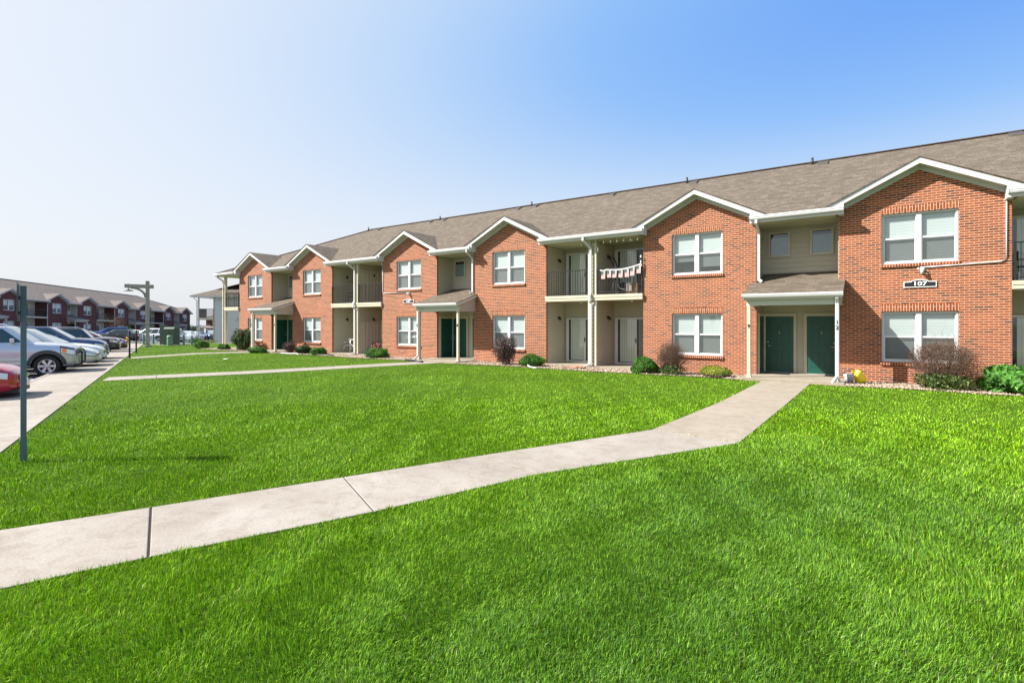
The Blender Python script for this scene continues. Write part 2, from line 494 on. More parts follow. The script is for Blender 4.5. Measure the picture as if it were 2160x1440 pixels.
M['concrete'] = concrete_mat('walk_concrete', (0.31, 0.278, 0.245), (0.25, 0.218, 0.187))
M['concrete2'] = concrete_mat('newer_concrete', (0.295, 0.255, 0.205), (0.262, 0.226, 0.18))
M['slab'] = concrete_mat('slab_concrete', (0.30, 0.265, 0.21), (0.25, 0.22, 0.17))
M['lawn'] = lawn_mat()
M['asphalt'] = asphalt_mat()
M['line'] = plain('white_road_paint', (0.62, 0.62, 0.62), 0.8, var=0.15, scale=8)
M['gravel'] = plain('gravel_bed', (0.30, 0.23, 0.17), 0.95, var=0.45, scale=30, bump=1.0, bscale=35)
M['pebble'] = attr_mat('pebbles', 0.85, 0.0)
M['leaf'] = attr_mat('leaves', 0.6, 0.22)
M['twig'] = attr_mat('twigs', 0.9, 0.0, 0.1)
M['blade'] = attr_mat('grass_blades', 0.55, 0.18, 0.20)
M['wood'] = plain('weathered_wood', (0.30, 0.285, 0.23), 0.8, var=0.2, scale=6, bump=0.4, bscale=20)
M['teal'] = plain('grey_teal_paint', (0.075, 0.115, 0.14), 0.5, var=0.1)
M['bollard'] = plain('teal_bollard_paint', (0.07, 0.17, 0.18), 0.5, var=0.1)
M['util'] = plain('utility_green', (0.022, 0.05, 0.03), 0.45, var=0.08)
M['util2'] = plain('pale_utility_green', (0.14, 0.24, 0.17), 0.5, var=0.08)
M['rubber'] = plain('tyre_rubber', (0.012, 0.012, 0.013), 0.75)
M['plastic_black'] = plain('black_plastic', (0.02, 0.02, 0.022), 0.5)
M['plastic_grey'] = plain('grey_plastic', (0.035, 0.038, 0.048), 0.5)
M['carglass'] = plain('car_glass', (0.015, 0.04, 0.05), 0.04, spec=0.8)
M['carglass_pale'] = plain('windscreen_glass', (0.28, 0.36, 0.38), 0.06, spec=0.8)
M['lamp'] = plain('lamp_lens', (0.72, 0.75, 0.74), 0.12)
M['amber'] = plain('amber_lens', (0.85, 0.25, 0.02), 0.2)
M['redlens'] = plain('red_lens', (0.60, 0.02, 0.03), 0.2)
M['alloy'] = plain('alloy_rim', (0.62, 0.63, 0.65), 0.28, metal=0.7)
M['yellow'] = plain('yellow_plastic', (0.85, 0.66, 0.01), 0.4)
M['hydrant'] = plain('hydrant_yellow', (0.75, 0.33, 0.01), 0.45)
M['grey_pot'] = plain('grey_plastic_pot', (0.30, 0.31, 0.34), 0.5, var=0.15, scale=20)
M['red'] = plain('red_paint', (0.45, 0.015, 0.03), 0.35)
M['flag_white'] = plain('flag_cloth', (0.60, 0.52, 0.51), 0.9)
M['flag_red'] = plain('flag_stripe', (0.42, 0.17, 0.18), 0.9)
M['flag_blue'] = plain('flag_canton', (0.06, 0.12, 0.13), 0.9)
M['cardboard'] = plain('cardboard', (0.30, 0.19, 0.10), 0.85, var=0.1)
M['bulb'] = plain('bulb_glass', (0.85, 0.85, 0.80), 0.15)
M['sign_black'] = plain('sign_black', (0.012, 0.012, 0.015), 0.4)
M['sign_white'] = plain('sign_white', (0.85, 0.85, 0.85), 0.5)
M['soil'] = plain('dark_joint_soil', (0.012, 0.009, 0.007), 0.95)
M['darkmetal'] = plain('grey_metal', (0.16, 0.16, 0.16), 0.4)
M['paper'] = plain('white_paper', (0.8, 0.8, 0.8), 0.9)

GZ = -0.08
def gz(x, y):
    s = min(1, max(0, (-x - 40) / 14)); s = s * s * (3 - 2 * s)
    return -0.036 * max(0.0, y + 1.0) * s if y > -1 else 0.0

def text_mesh(body, size, depth=0.004, bold=0.0):
    cu = bpy.data.curves.new('txt', 'FONT')
    cu.body = body; cu.size = size; cu.extrude = depth; cu.offset = bold
    cu.align_x = 'CENTER'; cu.align_y = 'CENTER'; cu.resolution_u = 3
    o = bpy.data.objects.new('txt', cu); COL.objects.link(o)
    dg = bpy.context.evaluated_depsgraph_get()
    me = bpy.data.meshes.new_from_object(o.evaluated_get(dg))
    bpy.data.objects.remove(o); bpy.data.curves.remove(cu)
    return me

# ------------------------------------------------------------------ apartment building
GW = 2.035          # half width of a gabled bay
ZS, ZE = 5.17, 5.385  # soffit, eave
LWIN, UWIN = (0.575, 2.115), (3.56, 5.09)
def zroof(y): return 5.61 + 0.5 * y

def siding_wall(mb, p0, p1, z0, z1, nrm, exp=0.17, out=0.022, m=0):
    """lap boards between p0 and p1 (xy) facing nrm"""
    z = z0
    nx, ny = nrm
    while z < z1 - 1e-4:
        zt = min(z + exp, z1)
        k = out
        a = (p0[0] + nx * k, p0[1] + ny * k, z); b = (p1[0] + nx * k, p1[1] + ny * k, z)
        c = (p1[0], p1[1], zt); d = (p0[0], p0[1], zt)
        e = (p1[0], p1[1], z); f_ = (p0[0], p0[1], z)
        mb.face([a, b, c, d], m); mb.face([f_, e, b, a], m)
        z = zt

def window_proto(kind, parent):
    """double window: frame > pane, blind, screen"""
    f = MB()
    W, H = 0.91, 1.53
    f.box(-W, W, 0, 0.07, H - 0.055, H); f.box(-W, W, -0.005, 0.075, 0, 0.055)
    f.box(-W, -W + 0.055, 0.001, 0.071, 0.055, H - 0.055); f.box(W - 0.055, W, 0.001, 0.071, 0.055, H - 0.055)
    f.box(-0.065, 0.065, -0.004, 0.074, 0.055, H - 0.055)
    for x0, x1 in ((-W + 0.055, -0.065), (0.065, W - 0.055)):
        f.box(x0, x1, 0.022, 0.062, 0.745, 0.80)
        f.box(x0, x0 + 0.035, 0.026, 0.06, 0.055, 0.745); f.box(x1 - 0.035, x1, 0.026, 0.06, 0.055, 0.745)
        f.box(x0 + 0.035, x1 - 0.035, 0.026, 0.06, 0.055, 0.09)
        f.box(x0, x0 + 0.02, 0.036, 0.066, 0.80, H - 0.055); f.box(x1 - 0.02, x1, 0.036, 0.066, 0.80, H - 0.055)
    o = f.build('window', M['vinyl'], parent, bevel=0.004, seg=1)
    g = MB()
    for x0, x1 in ((-W + 0.05, -0.06), (0.06, W - 0.05)):
        g.face([(x0, 0.05, 0.05), (x1, 0.05, 0.05), (x1, 0.05, H - 0.05), (x0, 0.05, H - 0.05)])
    g.build('pane', M['glass'], o)
    s = MB()
    for x0, x1 in ((-W + 0.05, -0.06), (0.06, W - 0.05)):
        s.face([(x0, 0.032, 0.05), (x1, 0.032, 0.05), (x1, 0.032, 0.75), (x0, 0.032, 0.75)])
    s.build('screen', M['screen'], o)
    b = MB()
    zb = {'full': (0.06, 0.06), 'short': (0.52, 0.30), 'upper': (1.02, 1.02), 'curtain': (0.06, 0.06)}[kind]
    for (x0, x1), z0 in zip(((-W + 0.06, -0.05), (0.05, W - 0.06)), zb):
        if kind == 'curtain':
            n = 14
            for i in range(n):
                xa = x0 + (x1 - x0) * i / n; xb = x0 + (x1 - x0) * (i + 1) / n
                ya = 0.11 + 0.02 * (i % 2); yb = 0.11 + 0.02 * ((i + 1) % 2)
                b.face([(xa, ya, z0), (xb, yb, z0), (xb, yb, H - 0.05), (xa, ya, H - 0.05)])
        else:
            b.face([(x0, 0.105, z0), (x1, 0.105, z0), (x1, 0.105, H - 0.05), (x0, 0.105, H - 0.05)])
            b.box(x0, x1, 0.095, 0.115, z0 - 0.02, z0)
    b.build('curtain' if kind == 'curtain' else 'blind', M['curtain'] if kind == 'curtain' else M['blind'], o)
    return o

def put_copy(proto, used, loc, parent, label=None):
    o = proto if not used else copy_tree(proto, parent)
    o.parent = parent
    o.location = loc
    if label: o['label'] = label
    return o

def pentagon_strip(mb, xa, xb, zbot, cx, base=6.35, y=0.0, m=0):
    """brick between x=xa..xb from zbot up to the rake line of the gable centred on cx"""
    xs = sorted({xa, xb} | ({cx} if xa < cx < xb else set()))
    top = [(x, y, base - 0.5 * abs(x - cx)) for x in reversed(xs)]
    mb.face([(xa, y, zbot), (xb, y, zbot)] + top, m)

class Building:
    def __init__(s, root, brick, soldier, roof, siding, detail=True):
        s.r, s.brick, s.soldier, s.roof, s.siding, s.detail = root, brick, soldier, roof, siding, detail
        s.win = {}
        s.protos = {}
    def window(s, kind, x, z, label=None):
        if kind not in s.win:
            s.win[kind] = window_proto(kind, s.r); used = False
        else: used = True
        put_copy(s.win[kind], used, (x, 0.06, z), s.r, label)
    def gable(s, X, kinds=('full', 'full'), left='siding', right='siding'):
        w = MB()
        hw = 0.912
        lo, hi = LWIN, UWIN
        zb = -0.25
        # front face with the two openings
        w.face([(X - hw, 0, zb), (X + hw, 0, zb), (X + hw, 0, lo[0]), (X - hw, 0, lo[0])])
        w.face([(X - hw, 0, lo[1]), (X + hw, 0, lo[1]), (X + hw, 0, hi[0]), (X - hw, 0, hi[0])])
        pentagon_strip(w, X - GW, X - hw, zb, X)
        pentagon_strip(w, X + hw, X + GW, zb, X)
        pentagon_strip(w, X - hw, X + hw, hi[1], X)
        for z0, z1 in (lo, hi):
            w.face([(X - hw, 0, z0), (X - hw, 0, z1), (X - hw, 0.12, z1), (X - hw, 0.12, z0)])
            w.face([(X + hw, 0, z1), (X + hw, 0, z0), (X + hw, 0.12, z0), (X + hw, 0.12, z1)])
            w.face([(X - hw, 0, z1), (X + hw, 0, z1), (X + hw, 0.12, z1), (X - hw, 0.12, z1)])
            w.face([(X - hw, 0, z0), (X - hw, 0.12, z0), (X + hw, 0.12, z0), (X + hw, 0, z0)])
        zt = 6.35 - 0.5 * GW
        w.face([(X - GW, 0.1, zb), (X - GW, 0, zb), (X - GW, 0, zt), (X - GW, 0.1, zt)])
        w.face([(X + GW, 0, zb), (X + GW, 0.1, zb), (X + GW, 0.1, zt), (X + GW, 0, zt)])
        wall = w.build('brick_wall', s.brick, s.r)
        # flat near-black sheets stand for the unlit room behind the windows
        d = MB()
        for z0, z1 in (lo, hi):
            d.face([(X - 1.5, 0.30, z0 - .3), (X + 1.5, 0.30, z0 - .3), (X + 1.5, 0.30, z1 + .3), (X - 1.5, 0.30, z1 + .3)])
        d.build('dark_backing', M['dark'], wall)
        for z0, z1 in (lo, hi):
            c = MB(); c.box(X - hw - 0.012, X + hw + 0.012, -0.006, 0.05, z1 + 0.004, z1 + 0.215)
            c.build('soldier_course', s.soldier, wall)
            c = MB(); c.box(X - hw - 0.03, X + hw + 0.03, -0.055, 0.06, z0 - 0.10, z0 - 0.004)
            c.build('window_sill', s.soldier, wall, bevel=0.006, seg=1)
        s.window(kinds[0], X, UWIN[0]); s.window(kinds[1], X, LWIN[0])
        # gable roof: two slopes running back into the main roof
        g = MB()
        t = 0.03
        ap = 6.645
        for sg in (-1, 1):
            pts = [(X, -0.39, ap), (X, 2.06, ap), (X + sg * 2.48, -0.42, ap - 1.24), (X + sg * 2.48, -0.39, ap - 1.24)]
            g.prism(pts, (0, 0, -t))
        g.build('gable_roof', s.roof, s.r)
        # rake fascia with the boxed-in feet, sloped soffit and frieze
        r = MB()
        za = ap - t - 0.002
        for sg in (-1, 1):
            x = lambda dx: X + sg * dx
            r.prism([(x(0), -0.37, za), (x(2.46), -0.37, za - 1.23), (x(2.46), -0.37, ZS + 0.02), (x(1.885), -0.37, ZS + 0.02),
                     (x(1.885), -0.37, za - 0.9425 - 0.165), (x(0), -0.37, za - 0.165)], (0, 0.025, 0))
            r.prism([(x(1.885), -0.345, ZS + 0.02), (x(1.885), -0.345, za - 0.9425 - 0.165), (x(1.885), -0.001, za - 0.9425 - 0.165), (x(1.885), -0.001, ZS + 0.02)], (sg * 0.02, 0, 0))
            r.prism([(x(1.885), -0.37, ZS), (x(2.10), -0.37, ZS), (x(2.10), 0.0, ZS), (x(1.885), 0.0, ZS)], (0, 0, 0.02))
        r.build('rake_trim', M['white'], s.r)
        q = MB()
        for sg in (-1, 1):
            x = lambda dx: X + sg * dx
            zl = za - 0.15
            q.prism([(x(0), -0.345, zl), (x(1.885), -0.345, zl - 0.9425), (x(1.885), -0.012, zl - 0.9425), (x(0), -0.012, zl)], (0, 0, 0.012))
        q.build('rake_soffit', M['frieze'], s.r)
        q = MB()
        for sg in (-1, 1):
            x = lambda dx: X + sg * dx
            q.prism([(x(0), -0.022, za - 0.14), (x(1.90), -0.022, za - 0.14 - 0.95), (x(1.90), -0.022, 6.335 - 0.95), (x(0), -0.022, 6.335)], (0, 0.021, 0))
        q.build('frieze_board', M['frieze'], s.r)
    def eave(s, x0, x1, depth, gutter=(True, True)):
        """x0, x1: brick corners each side of the recess"""
        a, b = x0 - 0.15, x1 + 0.15
        f = MB()
        f.box(a, b, -0.42, -0.395, ZS + 0.0, ZE - 0.012)
        f.build('fascia', M['white'], s.r)
        f = MB()
        y0, y1, z0, z1 = -0.55, -0.423, ZS + 0.095, ZE + 0.005
        prof = [(y1, z0), (y0 + 0.03, z0), (y0 + 0.012, z0 + 0.04), (y0 + 0.012, z0 + 0.07), (y0, z0 + 0.085), (y0, z1), (y0 + 0.012, z1), (y0 + 0.012, z0 + 0.09), (y0 + 0.03, z0 + 0.02), (y1, z0 + 0.02)]
        f.prism([(a + .005, y, z) for y, z in prof], (b - a - .01, 0, 0))
        f.box(a, a + 0.004, y0, y1, z0, z1); f.box(b - 0.004, b, y0, y1, z0, z1)
        f.build('gutter', M['vinyl'], s.r)
        f = MB()
        f.box(x0 + 0.003, x1 - 0.003, -0.394, depth, ZS, ZS + 0.03)
        # v-grooves of the soffit boards
        if s.detail:
            x = x0 + 0.3
            while x < x1 - 0.1:
                f.box(x, x + 0.012, -0.39, depth - 0.02, ZS - 0.003, ZS - 0.0001); x += 0.3
        f.build('soffit', M['soffit'], s.r)
    def text(s, body, size, x, y, z, parent, mat, rz=0.0, sy=1.0):
        me = text_mesh(body, size, 0.003, size * 0.018)
        me.materials.append(mat)
        o = link_mesh('house_number', me, parent)
        o.matrix_parent_inverse = Matrix.Identity(4)
        o.location = (x, y, z); o.rotation_euler = (R(90), 0, rz); o.scale = (1, sy, 1)
        return o
    def door(s, loc, rz, number=None, hand=1):
        """six-panel door, local x along the wall, local -y outwards"""
        key = ('door', hand)
        if key in s.protos:
            o = copy_tree(s.protos[key], s.r); o.location = loc; o.rotation_euler = (0, 0, rz)
        else:
            f = MB()
            W, H = 0.445, 2.0
            f.box(-W, W, -0.012, 0.03, 0.012, H)
            o = f.build('door', M['door'], s.r, loc, rz)
            p = MB()
            for x0, x1 in ((-W + 0.12, -0.055), (0.055, W - 0.12)):
                for z0, z1 in ((0.22, 0.76), (0.98, 1.56), (1.68, 1.88)):
                    # sunk moulding round a raised field
                    p.box(x0, x1, -0.0175, -0.0125, z0, z0 + 0.02); p.box(x0, x1, -0.0175, -0.0125, z1 - 0.02, z1)
                    p.box(x0, x0 + 0.02, -0.0175, -0.0125, z0 + 0.02, z1 - 0.02); p.box(x1 - 0.02, x1, -0.0175, -0.0125, z0 + 0.02, z1 - 0.02)
                    p.box(x0 + 0.045, x1 - 0.045, -0.019, -0.0125, z0 + 0.045, z1 - 0.045)
            p.build('door_panel', M['door'], o, bevel=0.003, seg=1)
            h = MB()
            hx = -hand * (W - 0.07)
            h.lathe([(0, 0), (0.03, 0.0), (0.03, -0.012), (0, -0.012)], (hx, -0.012, 0.95), 'y', 12)
            h.tube([(hx, -0.02, 0.95), (hx, -0.06, 0.95), (hx + hand * 0.11, -0.065, 0.945)], 0.009, 6)
            h.lathe([(0, 0), (0.027, 0.0), (0.027, -0.015), (0, -0.015)], (hx, -0.012, 1.08), 'y', 12)
            h.build('handle', M['chrome'], o)
            h = MB(); h.lathe([(0, 0), (0.012, 0), (0.010, -0.01), (0, -0.012)], (0, -0.013, 1.48), 'y', 8); h.box(-0.011, 0.011, -0.02, -0.013, 1.40, 1.44)
            h.build('knocker', M['brass'], o)
            f = MB()
            f.box(-W - 0.10, -W - 0.004, -0.03, 0.02, 0.0, H + 0.11); f.box(W + 0.004, W + 0.10, -0.03, 0.02, 0, H + 0.11)
            f.box(-W - 0.004, W + 0.004, -0.03, 0.02, H + 0.006, H + 0.11)
            f.build('door_casing', M['cream'], o, bevel=0.004, seg=1)
            f = MB(); f.box(-W, W, -0.05, 0.02, -0.001, 0.011); f.build('threshold', M['alloy'], o)
            s.protos[key] = o
        if number:
            s.text(number, 0.15, 0, -0.018, 1.60, o, M['black'])
        return o
    def porch(s, x0, x1, nums=(None, None, None, None), spout='left', lwall='siding', pdepth=1.2):
        xc = (x0 + x1) / 2
        d = 1.2
        w = MB()
        siding_wall(w, (x0, d), (x1, d), 0.0, ZS, (0, -1))
        siding_wall(w, (x0, 0.1), (x0, d), 0.0, ZS, (1, 0))
        siding_wall(w, (x1, d), (x1, 0.1), 0.0, ZS, (-1, 0))
        w.build('siding_wall', s.siding, s.r)
        t = MB()
        for (cx, cy, a, b) in ((x0, 0.1, 0.022, 0.10), (x1 - 0.022, 0.1, 0.022, 0.10)):
            t.box(cx, cx + a, cy + 0.001, cy + b, -0.02, ZS - 0.001)
        t.box(x0 + 0.003, x0 + 0.045, d - 0.05, d - 0.016, 0, ZS - 0.001); t.box(x1 - 0.045, x1 - 0.003, d - 0.05, d - 0.016, 0, ZS - 0.001)
        t.build('corner_trim', M['corner'], s.r)
        # small upper windows
        for cx_ in (xc - 0.655, xc + 0.655):
            key = 'small_window'
            if key in s.protos:
                o = copy_tree(s.protos[key], s.r)
            else:
                f = MB(); W, H = 0.35, 0.90
                f.box(-W, W, -0.035, 0.0, H - 0.06, H); f.box(-W, W, -0.04, 0.0, 0, 0.06)
                f.box(-W, -W + 0.06, -0.034, 0.0, 0.06, H - 0.06); f.box(W - 0.06, W, -0.034, 0.0, 0.06, H - 0.06)
                o = f.build('small_window', M['cream'], s.r)
                g = MB(); g.face([(-W + .05, -0.022, .05), (W - .05, -0.022, .05), (W - .05, -0.022, H - .05), (-W + .05, -0.022, H - .05)]); g.build('pane', M['glass_dark'], o)
                b = MB(); b.face([(-W + .08, -0.019, .05), (W - .05, -0.019, .05), (W - .05, -0.019, H - .20), (-W + .08, -0.019, H - .20)]); b.build('blind', M['curtain'], o)
                b = MB(); b.face([(-W + .05, -0.017, .05), (W - .05, -0.017, .05), (W - .05, -0.017, H - .05), (-W + .05, -0.017, H - .05)]); b.build('dark_backing', M['dark'], o)
                s.protos[key] = o
            o.location = (cx_, d - 0.03, 4.125)
        # doors: two on the back wall, one on each side wall
        s.door((xc - 0.655, d - 0.035, 0), 0, nums[1], 1)
        s.door((xc + 0.655, d - 0.035, 0), 0, nums[2], -1)
        s.door((x0 + 0.035, 0.70, 0), R(90), None, -1)
        s.door((x1 - 0.035, 0.70, 0), R(-90), None, 1)
        # slab, posts, beam, roof
        f = MB(); f.box(x0 - 0.25, x1 + 0.22, -1.52, -0.003, -0.22, 0.0); f.box(x0 + 0.002, x1 - 0.002, -0.003, d, -0.22, 0.0)
        f.build('porch_slab', M['slab'], s.r, bevel=0.01, seg=1)
        PX = 1.235
        for sg, nm in ((-1, nums[0]), (1, nums[3])):
            f = MB(); f.box(xc + sg * PX - 0.055, xc + sg * PX + 0.055, -1.255, -1.145, 0.0, 2.33)
            p = f.build('porch_post', M['cream'] if sg < 0 or spout != 'right' else M['white'], s.r, bevel=0.006, seg=1)
            f = MB(); f.box(xc + sg * PX - 0.075, xc + sg * PX + 0.075, -1.275, -1.125, 0.0, 0.06); f.build('post_foot', M['cream'], p)
            has_spout = (sg < 0) == (spout == 'left')
            if nm:
                yy = -1.262 if not has_spout else -1.372
                if len(nm) == 2:
                    s.text(nm[0], 0.17, xc + sg * PX, yy, 1.78, p, M['black']); s.text(nm[1], 0.17, xc + sg * PX, yy, 1.62, p, M['black'])
                else:
                    s.text(nm, 0.17, xc + sg * PX, yy, 1.66, p, M['black'])
            if has_spout:
                f = MB(); X = xc + sg * PX
                f.bar((X, -1.46, 2.62), (X, -1.44, 2.50), 0.09, 0.06, up=(0, 1, 0)); f.bar((X, -1.44, 2.52), (X, -1.33, 2.36), 0.09, 0.06, up=(0, 1, 0))
                f.bar((X, -1.33, 2.38), (X, -1.33, 0.12), 0.09, 0.07, up=(0, 1, 0)); f.bar((X, -1.33, 0.16), (X - 0.12, -1.50, -0.05), 0.07, 0.09)
                f.build('downspout', M['white'], s.r, bevel=0.008, seg=1)
        zr = lambda y: 3.54 + (y - 1.2) * 0.315
        RX = 1.39
        f = MB()
        yf = -1.43
        for a, b, ya, yb in ((xc - RX, xc + RX, yf, -0.002), (x0 + 0.024, x1 - 0.024, -0.002, d - 0.003)):
            f.prism([(a, ya, zr(ya)), (b, ya, zr(ya)), (b, yb, zr(yb)), (a, yb, zr(yb))], (0, 0, -0.035))
        f.build('porch_roof', s.roof, s.r)
        f = MB()
        for sg in (-1, 1):
            xa = xc + sg * (RX - 0.012); xb = xa - sg * 0.022
            f.prism([(xa, yf + .01, zr(yf) - .037), (xa, -0.004, zr(0) - .037), (xa, -0.004, zr(0) - .15), (xa, yf + .01, zr(yf) - .15)], (xb - xa, 0, 0))
        f.box(xc - RX + 0.012, xc + RX - 0.012, yf + 0.005, yf + 0.03, 2.53, zr(yf) - 0.036)
        f.box(xc - RX + 0.04, xc + RX - 0.04, yf + 0.031, -0.004, 2.515, 2.53)
        f.build('porch_trim', M['white'], s.r)
        f = MB()
        f.box(xc - 1.30, xc + 1.30, -1.26, -1.14, 2.33, 2.514)
        for sg in (-1, 1):
            f.box(xc + sg * 1.24 - 0.055, xc + sg * 1.24 + 0.055, -1.139, -0.004, 2.33, 2.514)
        f.build('porch_beam', M['frieze'], s.r)
        for sg in (-1, 1):
            f = MB()
            X = xc + sg * (1.30 + 0.0)
            # lap boards of the little side gable
            z = 2.531
            while z < zr(0) - 0.12:
                zt = min(z + 0.15, zr(0) - 0.1)
                y_at = lambda zz: min(-0.01, max(yf + 0.05, (zz + 0.10 - 3.54) / 0.315 + 1.2))
                ya, yb = y_at(z), y_at(zt)
                f.prism([(X + sg * 0.012, ya, z), (X + sg * 0.012, -0.005, z), (X + sg * 0.002, -0.005, zt), (X + sg * 0.002, yb, zt)], (-sg * 0.03, 0, 0))
                z = zt
            f.box(min(X, X + sg * 0.016), max(X, X + sg * 0.016), -1.14, -0.005, 2.32, 2.530)
            f.build('side_gable', M['pinksiding'], s.r)
        f = MB(); f.box(x0 + 0.002, x1 - 0.002, -0.002, d - 0.02, 2.42, 2.44); f.box(xc - 1.2, xc + 1.2, -1.13, -0.004, 2.42, 2.44)
        f.build('porch_ceiling', M['soffit'], s.r)
        f = MB()
        y0, y1, z0, z1 = yf - 0.12, yf + 0.003, 2.585, 2.70
        prof = [(y1, z0), (y0 + 0.03, z0), (y0 + 0.012, z0 + 0.04), (y0, z0 + 0.075), (y0, z1), (y0 + 0.012, z1), (y0 + 0.012, z0 + 0.08), (y0 + 0.03, z0 + 0.02), (y1, z0 + 0.02)]
        f.prism([(xc - RX, y, z) for y, z in prof], (2 * RX, 0, 0)); f.box(xc - RX - .004, xc - RX, y0, y1, z0, z1); f.box(xc + RX, xc + RX + .004, y0, y1, z0, z1)
        f.build('gutter', M['vinyl'], s.r)
        s.eave(x0, x1, d)
    def slider(s, x, y, z, flip=False):
        key = 'sliding_door'
        if key in s.protos:
            o = copy_tree(s.protos[key], s.r)
        else:
            f = MB(); W, H = 0.90, 2.0
            f.box(-W, W, -0.05, 0.0, H - 0.07, H); f.box(-W, W, -0.06, 0.0, 0, 0.07)
            f.box(-W, -W + 0.08, -0.049, 0.0, 0.07, H - 0.07); f.box(W - 0.08, W, -0.049, 0.0, 0.07, H - 0.07)
            f.box(0.02, 0.09, -0.048, -0.001, 0.07, H - 0.07)
            f.box(-W + 0.08, -W + 0.12, -0.03, -0.002, 0.07, H - 0.07); f.box(W - 0.12, W - 0.08, -0.03, -0.002, 0.07, H - 0.07)
            o = f.build('sliding_door', M['vinyl'], s.r)
            g = MB(); g.face([(-W + .08, -0.02, .07), (W - .08, -0.02, .07), (W - .08, -0.02, H - .07), (-W + .08, -0.02, H - .07)]); g.build('pane', M['glass'], o)
            g = MB(); g.face([(.09, -0.035, .07), (W - .1, -0.035, .07), (W - .1, -0.035, H - .07), (.09, -0.035, H - .07)]); g.build('screen', M['screen'], o)
            g = MB()
            n = 14
            for i in range(n):
                xa = -W + .22 + i * 0.105
                if i == 7: continue
                g.face([(xa, -0.004, .1), (xa + .1, -0.010, .1), (xa + .1, -0.010, H - .08), (xa, -0.004, H - .08)])
            g.build('blind', M['vblind'], o)
            g = MB(); g.face([(-W + .07, -0.002, .07), (W - .07, -0.002, .07), (W - .07, -0.002, H - .07), (-W + .07, -0.002, H - .07)]); g.build('dark_backing', M['dark'], o)
            g = MB(); g.box(0.035, 0.075, -0.075, -0.049, 0.92, 1.12); g.build('handle', M['black'], o)
            s.protos[key] = o
        o.location = (x, y - 0.045, z)
        return o
    def railing(s, a, b, z0=2.99, z1=3.98, br=.0085):
        f = MB()
        a, b = Vector((*a, 0)), Vector((*b, 0)); L = (b - a).length; d = (b - a).normalized()
        f.bar(a + Vector((0, 0, z1)), b + Vector((0, 0, z1)), 0.045, 0.035); f.bar(a + Vector((0, 0, z0 + .03)), b + Vector((0, 0, z0 + .03)), 0.03, 0.03)
        n = int(L / 0.115)
        for i in range(n + 1):
            p = a + d * (0.02 + (L - 0.04) * i / n)
            r_ = br if i not in (0, n) else 0.022
            f.box(p.x - r_, p.x + r_, p.y - r_, p.y + r_, z0 - 0.05, z1 - 0.01)
        f.build('railing', M['black'], s.r)
    def balcony(s, x0, x1, panels=False, spout=True, single=False):
        xc = (x0 + x1) / 2 + 0.04
        d = 1.65
        pw = 0.17
        if single:
            w = MB(); siding_wall(w, (x0, d), (x1, d), 0.0, ZS, (0, -1)); siding_wall(w, (x0, 0.1), (x0, d), 0.0, ZS, (1, 0)); w.build('siding_wall', s.siding, s.r)
            w = MB(); w.face([(x1, d, -.2), (x1, 0.1, -.2), (x1, 0.1, ZS), (x1, d, ZS)]); w.build('brick_return', s.brick, s.r)
            f = MB(); f.box(x0 + 0.002, x1 - 0.002, -0.06, d, -0.25, 0.0); f.build('patio_slab', M['slab'], s.r)
            f = MB(); f.box(x0 + 0.002, x1 - 0.002, -0.115, d, 2.70, 2.925); f.build('balcony_floor', M['cream'], s.r)
            s.railing((x0 + 0.04, -0.035), (x1 - 0.04, -0.035))
            for z in (0.0, 2.94): s.slider((x0 + x1) / 2, d, z)
            s.eave(x0, x1, d)
            return
        w = MB()
        for (a, b) in ((x0, xc - pw), (xc + pw, x1)):
            siding_wall(w, (a, d), (b, d), 0.0, ZS, (0, -1))
        siding_wall(w, (x0, 0.1), (x0, d), 0.0, ZS, (1, 0))
        siding_wall(w, (xc - pw, d), (xc - pw, -0.02), 0.0, ZS, (-1, 0)); siding_wall(w, (xc + pw, -0.02), (xc + pw, d), 0.0, ZS, (1, 0))
        siding_wall(w, (xc - pw, -0.02), (xc + pw, -0.02), 0.0, ZS, (0, -1))
        w.build('siding_wall', s.siding, s.r)
        w = MB()
        w.face([(x1, d, -.2), (x1, 0.1, -.2), (x1, 0.1, ZS), (x1, d, ZS)])
        w.build('brick_return', s.brick, s.r)
        t = MB()
        t.box(x0, x0 + 0.022, 0.101, 0.20, 0, ZS - 0.001)
        t.box(x0 + 0.003, x0 + 0.045, d - 0.05, d - 0.016, 0, ZS - 0.001); t.box(xc + pw + 0.003, xc + pw + 0.045, d - 0.05, d - 0.016, 0, ZS - 0.001)
        t.build('corner_trim', M['corner'], s.r)
        t = MB()
        t.box(xc - pw - 0.018, xc - pw + 0.10, -0.075, -0.037, 0, ZS - 0.001); t.box(xc + pw - 0.06, xc + pw + 0.018, -0.075, -0.037, 0, ZS - 0.001)
        t.box(xc - pw - 0.018, xc - pw - 0.002, -0.037, 0.06, 0, ZS - 0.001); t.box(xc + pw + 0.002, xc + pw + 0.018, -0.037, 0.06, 0, ZS - 0.001)
        t.build('partition_trim', M['cream'], s.r)
        f = MB(); f.box(x0 + 0.002, x1 - 0.002, -0.06, d, -0.25, 0.0); f.build('patio_slab', M['slab'], s.r, bevel=0.01, seg=1)
        f = MB()
        f.box(x0 + 0.002, x1 - 0.002, -0.070, d, 2.70, 2.93)
        f.box(x0 - 0.0, x1 + 0.0, -0.115, -0.071, 2.815, 2.925); f.box(x0 + 0.03, x1 - 0.003, -0.10, -0.071, 2.70, 2.805)
        f.build('balcony_floor', M['cream'], s.r)
        s.railing((x0 + 0.04, -0.035), (xc - pw - 0.03, -0.035)); s.railing((xc + pw + 0.03, -0.035), (x1 - 0.03, -0.035))
        for z in (0.0, 2.94):
            s.slider((x0 + xc - pw) / 2 + 0.0, d, z); s.slider((xc + pw + x1) / 2 + 0.03, d, z)
